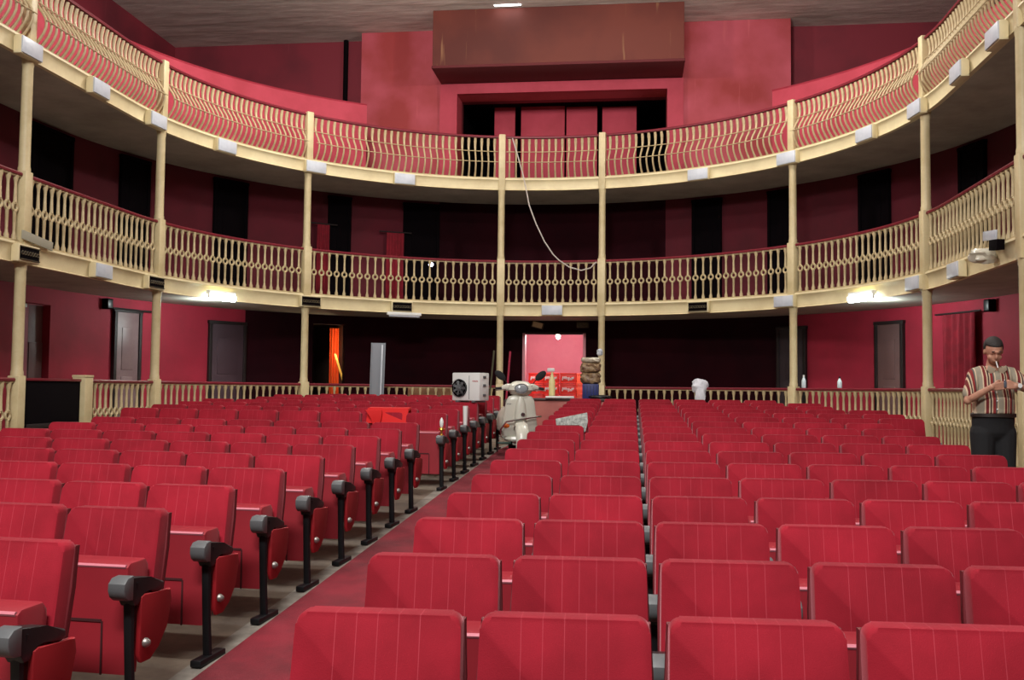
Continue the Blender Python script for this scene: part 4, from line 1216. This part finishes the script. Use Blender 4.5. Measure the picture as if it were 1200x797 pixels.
# joints (x right in the picture, -y towards the camera)
LS, LE, LW = Vector((-.168, .0, 1.42)), Vector((-.275, -.10, 1.17)), Vector((-.12, -.27, 1.30))
RS, RE, RWr = Vector((.178, .0, 1.43)), Vector((.36, -.12, 1.25)), Vector((.10, -.27, 1.315))
bm = NB()
def torso(bm, k=1.0, z0=.86, z1=1.5, belly=1.0):
    secs = [(.86, .0, .165, .115), (.95, .0, .175, .125), (1.05, -.01, .17, .13 * belly), (1.18, -.015, .175, .13 * belly), (1.30, -.005, .18, .12), (1.40, .0, .185, .11), (1.46, .005, .15, .09), (1.50, .01, .08, .065)]
    rings = []
    for z, cy, hw, hd in secs:
        if z < z0 - .001 or z > z1 + .001: continue
        rings.append([bm.verts.new((hw * k * math.cos(2 * PI * j / 24), cy + hd * k * math.sin(2 * PI * j / 24), z)) for j in range(24)])
    for a, b in zip(rings, rings[1:]):
        for j in range(24): bm.faces.new((a[j], a[(j + 1) % 24], b[(j + 1) % 24], b[j]))
    bm.faces.new(rings[0][::-1]); bm.faces.new(rings[-1])
torso(bm)
for q in (-1, 1):
    limb(bm, [(q * .09, 0, .90), (q * .10, -.01, .50), (q * .105, .02, .10)], [.088, .058, .042])
    limb(bm, [(q * .105, .03, .05), (q * .115, -.1, .035), (q * .12, -.17, .03)], [.042, .038, .03])
# neck and head, bowed
limb(bm, [(0, .01, 1.46), (0, -.03, 1.56)], [.062, .056])
HC = Vector((-.02, -.085, 1.648)); HR = Matrix.Rotation(math.radians(-7), 3, 'Z') @ Matrix.Rotation(math.radians(26), 3, 'X')     # chin towards the chest
def hp(x, y, z): return HC + HR @ Vector((x, y, z))
ell(bm, hp(0, .012, .02), (.078, .098, .10), 20, 14, HR)
ell(bm, hp(0, -.03, -.045), (.06, .066, .07), 16, 12, HR)
ell(bm, hp(0, -.045, -.088), (.036, .034, .026), 12, 8, HR)
ell(bm, hp(0, -.10, -.022), (.013, .022, .026), 10, 8, HR)      # nose
ell(bm, hp(0, -.088, .004), (.009, .016, .03), 10, 8, HR)
ell(bm, hp(0, -.088, .028), (.05, .014, .010), 12, 8, HR)       # brow
ell(bm, hp(0, -.090, -.061), (.024, .010, .006), 10, 6, HR)      # lips
ell(bm, hp(0, -.089, -.070), (.021, .010, .006), 10, 6, HR)
for q in (-1, 1):
    ell(bm, hp(q * .08, .01, -.01), (.010, .02, .032), 10, 8, HR)
    ell(bm, hp(q * .03, -.076, .008), (.015, .012, .010), 10, 8, HR)   # lowered lids
    ell(bm, hp(q * .042, -.058, -.04), (.022, .022, .024), 10, 8, HR)
# arms
limb(bm, [LS, LE, LW], [.052, .040, .027]); limb(bm, [RS, RE, RWr], [.052, .042, .028])
def hand(bm, w, d, n, s, curl):
    """palm from the wrist w along d, palm facing n, thumb on side s"""
    d = d.normalized(); n = (n - d * n.dot(d)).normalized(); t = d.cross(n) * s
    for k in range(4): 
        o = (k - 1.5) * .017
        tube(bm, [w + t * o * .6, w + d * .04 + t * o, w + d * .085 + t * o * 1.08], [.016, .015, .012], 8)
    for k, ln in enumerate((.068, .076, .070, .055)):
        o = (1.5 - k) * .0195
        b = w + d * .085 + t * o
        p1 = b + (d * math.cos(curl * .5) + n * math.sin(curl * .5)) * ln * .45
        p2 = p1 + (d * math.cos(curl * 1.3) + n * math.sin(curl * 1.3)) * ln * .33
        p3 = p2 + (d * math.cos(curl * 2) + n * math.sin(curl * 2)) * ln * .26
        tube(bm, [b - d * .02, b, p1, p2, p3], [.010, .0098, .009, .0085, .0072], 8); ell(bm, p3, (.0075,) * 3, 8, 6)
    b = w + d * .03 + t * .026
    p1 = b + (d * .7 + t * .6 + n * .3).normalized() * .038; p2 = p1 + (d * .9 + n * .5).normalized() * .032
    tube(bm, [b - t * .012, b, p1, p2], [.014, .0135, .011, .009], 8); ell(bm, p2, (.009,) * 3, 8, 6)
# the hands meet in front of the chest holding a small lighter
hand(bm, LW, Vector((.9, -.12, .12)), Vector((.2, .9, .1)), 1, .5)
hand(bm, RWr, Vector((-.9, -.12, .05)), Vector((-.1, .9, -.2)), -1, .5)
body = remesh(obj('body', bm, SKIN, MAN), .0055, 3)
# hair: cap over the skull, open at the face
bm = NB(); ell(bm, hp(0, .025, .034), (.088, .104, .102), 24, 18, HR)
inv = HR.inverted()
kill = [v for v in bm.verts if (inv @ (v.co - HC)).z < (-.055 if (inv @ (v.co - HC)).y > .03 else (.0 if (inv @ (v.co - HC)).y > -.02 else .062))]
bmesh.ops.delete(bm, geom=kill, context='VERTS')
hr = obj('hair', bm, HAIR, MAN); m = hr.modifiers.new('thick', 'SOLIDIFY'); m.thickness = .014; m.offset = -1
for q in (-1, 1):
    bm = NB(); ell(bm, hp(q * .03, -.094, .034), (.018, .006, .005), 10, 6, HR); obj('eyebrow', bm, HAIR, MAN)
# shirt
bm = NB(); torso(bm, 1.09, 1.04, 1.47, 1.2)
ell(bm, (0, -.01, 1.05), (.2, .155, .04), 20, 10)
for S_, E_ in ((LS, LE), (RS, RE)):
    e = S_.lerp(E_, .74); limb(bm, [S_ * .0 + Vector((S_.x * .6, 0, 1.44)), S_, S_.lerp(E_, .4), e], [.070, .068, .066, .066])
shirt = remesh(obj('shirt', bm, stripe_mat(), MAN), .009, 4)
for q in (-1, 1):
    bm = NB(); prism(bm, [(0, 0), (q * .075, .035), (q * .085, -.01), (q * .03, -.07)], -.012, 0, 'y', bev=.003)
    for v in bm.verts: v.co += Vector((q * .008, -.098 - .25 * (v.co.z), 1.475)); 
    obj('collar', bm, mat('collar_cloth%d' % (q + 1), srgb(176, 158, 136), .85), shirt)
bm = NB()
for z in (1.09, 1.17, 1.25): ell(bm, (-.035, -.175 - (.012 if z < 1.2 else -.004), z), (.008, .004, .008), 8, 6)
obj('buttons', bm, MT['white'], shirt)
# trousers, belt, shoes
bm = NB(); rings = []
torso(bm, 1.12, .86, 1.05, 1.08)
ell(bm, (0, .02, .87), (.19, .145, .10), 20, 12)
for q in (-1, 1): limb(bm, [(q * .098, .0, .86), (q * .108, -.01, .5), (q * .112, .02, .09)], [.118, .092, .076])
tr = remesh(obj('trousers', bm, TRO, MAN), .011, 5)
bm = NB(); lathe(bm, [(.204, -.018), (.209, -.014), (.209, .014), (.204, .018)], n=28)
for v in bm.verts: v.co = Vector((v.co.x, v.co.y * .77 - .01, v.co.z + 1.03))
obj('belt', bm, mat('belt', srgb(40, 30, 26), .5), tr)
for q in (-1, 1):
    bm = NB(); limb(bm, [(q * .11, .05, .05), (q * .118, -.08, .045), (q * .122, -.19, .036)], [.05, .05, .036]); 
    for v in bm.verts: v.co.z = max(v.co.z, .002)
    obj('shoe', bm, mat('shoe%d' % (q + 1), srgb(26, 22, 22), .35), MAN)
wd_ = (RE - RWr).normalized(); wc = RWr + wd_ * .035
bm = NB(); lathe(bm, [(.031, -.013), (.035, -.011), (.035, .011), (.031, .013)], c=wc, n=16, rot=Vector((0, 0, 1)).rotation_difference(wd_).to_matrix())
wt = obj('watch_strap', bm, mat('watch_steel', srgb(190, 190, 188), .3, metal=.7), MAN)
bm = NB(); lathe(bm, [(.021, 0), (.021, .008)], c=wc + Vector((0, -.034, .008)), n=14, rot=Matrix.Rotation(PI / 2, 3, 'X')); obj('watch_face', bm, MT['white'], wt)
a = MAN.matrix_basis
def world(v): return Matrix.Translation((mx_, my_, MZ)) @ Matrix.Rotation(math.radians(4), 4, 'Z') @ v
c0, c1 = world(hp(.004, -.095, -.066)), world(hp(.012, -.15, -.11))
t = thing('cigarette', 'white cigarette between the lips of the man in the striped shirt', 'cigarette', c0)
bm = NB(); d = c1 - c0; tube(bm, [Vector(), d * .5, d], .0055, 8); obj('paper_tube', bm, MT['white'], t)
lw = world((LW + RWr) / 2 + Vector((.0, -.03, .02)))
t = thing('lighter', 'small grey lighter in the hands of the man in the striped shirt', 'lighter', lw)
bm = NB(); box(bm, (0, 0, 0), (.024, .013, .06), .004); obj('lighter_body', bm, mat('lighter_grey', srgb(80, 84, 96), .4), t)
bm = NB(); box(bm, (0, 0, .036), (.02, .011, .014), .003); obj('lighter_top', bm, CHR, t)
# ------------------------------------------------------------------ lights
def area(name, loc, target, sx, sy, e, col=(1, .97, .92)):
    l = bpy.data.lights.new(name, 'AREA'); l.shape = 'RECTANGLE'; l.size = sx; l.size_y = sy; l.energy = e; l.color = col
    o = bpy.data.objects.new(name, l); COL.objects.link(o); o.location = loc
    o.rotation_euler = (Vector(target) - Vector(loc)).to_track_quat('-Z', 'Y').to_euler()
    return o
area('stage_light', (.3, -2.6, 9.2), (0, 10.5, 1.5), 4.5, 1.2, 1650, (1, .98, .95))
area('ceiling_light', (0, 4, ZC - .25), (0, 14, 2), 1.4, .5, 520, (1, .98, .95))
w = bpy.data.worlds.new('hall_air'); S.world = w; w.use_nodes = True
w.node_tree.nodes['Background'].inputs['Color'].default_value = (.9, .95, 1, 1)
w.node_tree.nodes['Background'].inputs['Strength'].default_value = .07
S.view_settings.view_transform = 'Standard'; S.view_settings.look = 'None'
S.view_settings.gamma = 1; S.view_settings.use_curve_mapping = False
S.view_settings.exposure = -0.08
def point(name, loc, e, col, r=.08):
    l = bpy.data.lights.new(name, 'POINT'); l.energy = e; l.color = col; l.shadow_soft_size = r
    o = bpy.data.objects.new(name, l); COL.objects.link(o); o.location = loc
point('lobby_light', (bp_.x, 25.9, DT + .1), 115, (1, .95, .9))
o = at_r(407, 405, RW + .34); point('side_room_light', o, 40, (1, .75, .42))
point('left_room_light', P((LDa + LDb) / 2, 3.2, LT - .15), 30, (.9, 1, .95))
for q in (-1, 1): point('ceiling_lamp_light', (q * 3.4, 17.2, EYE + 8.1), 780, (1, .97, .92), .25)
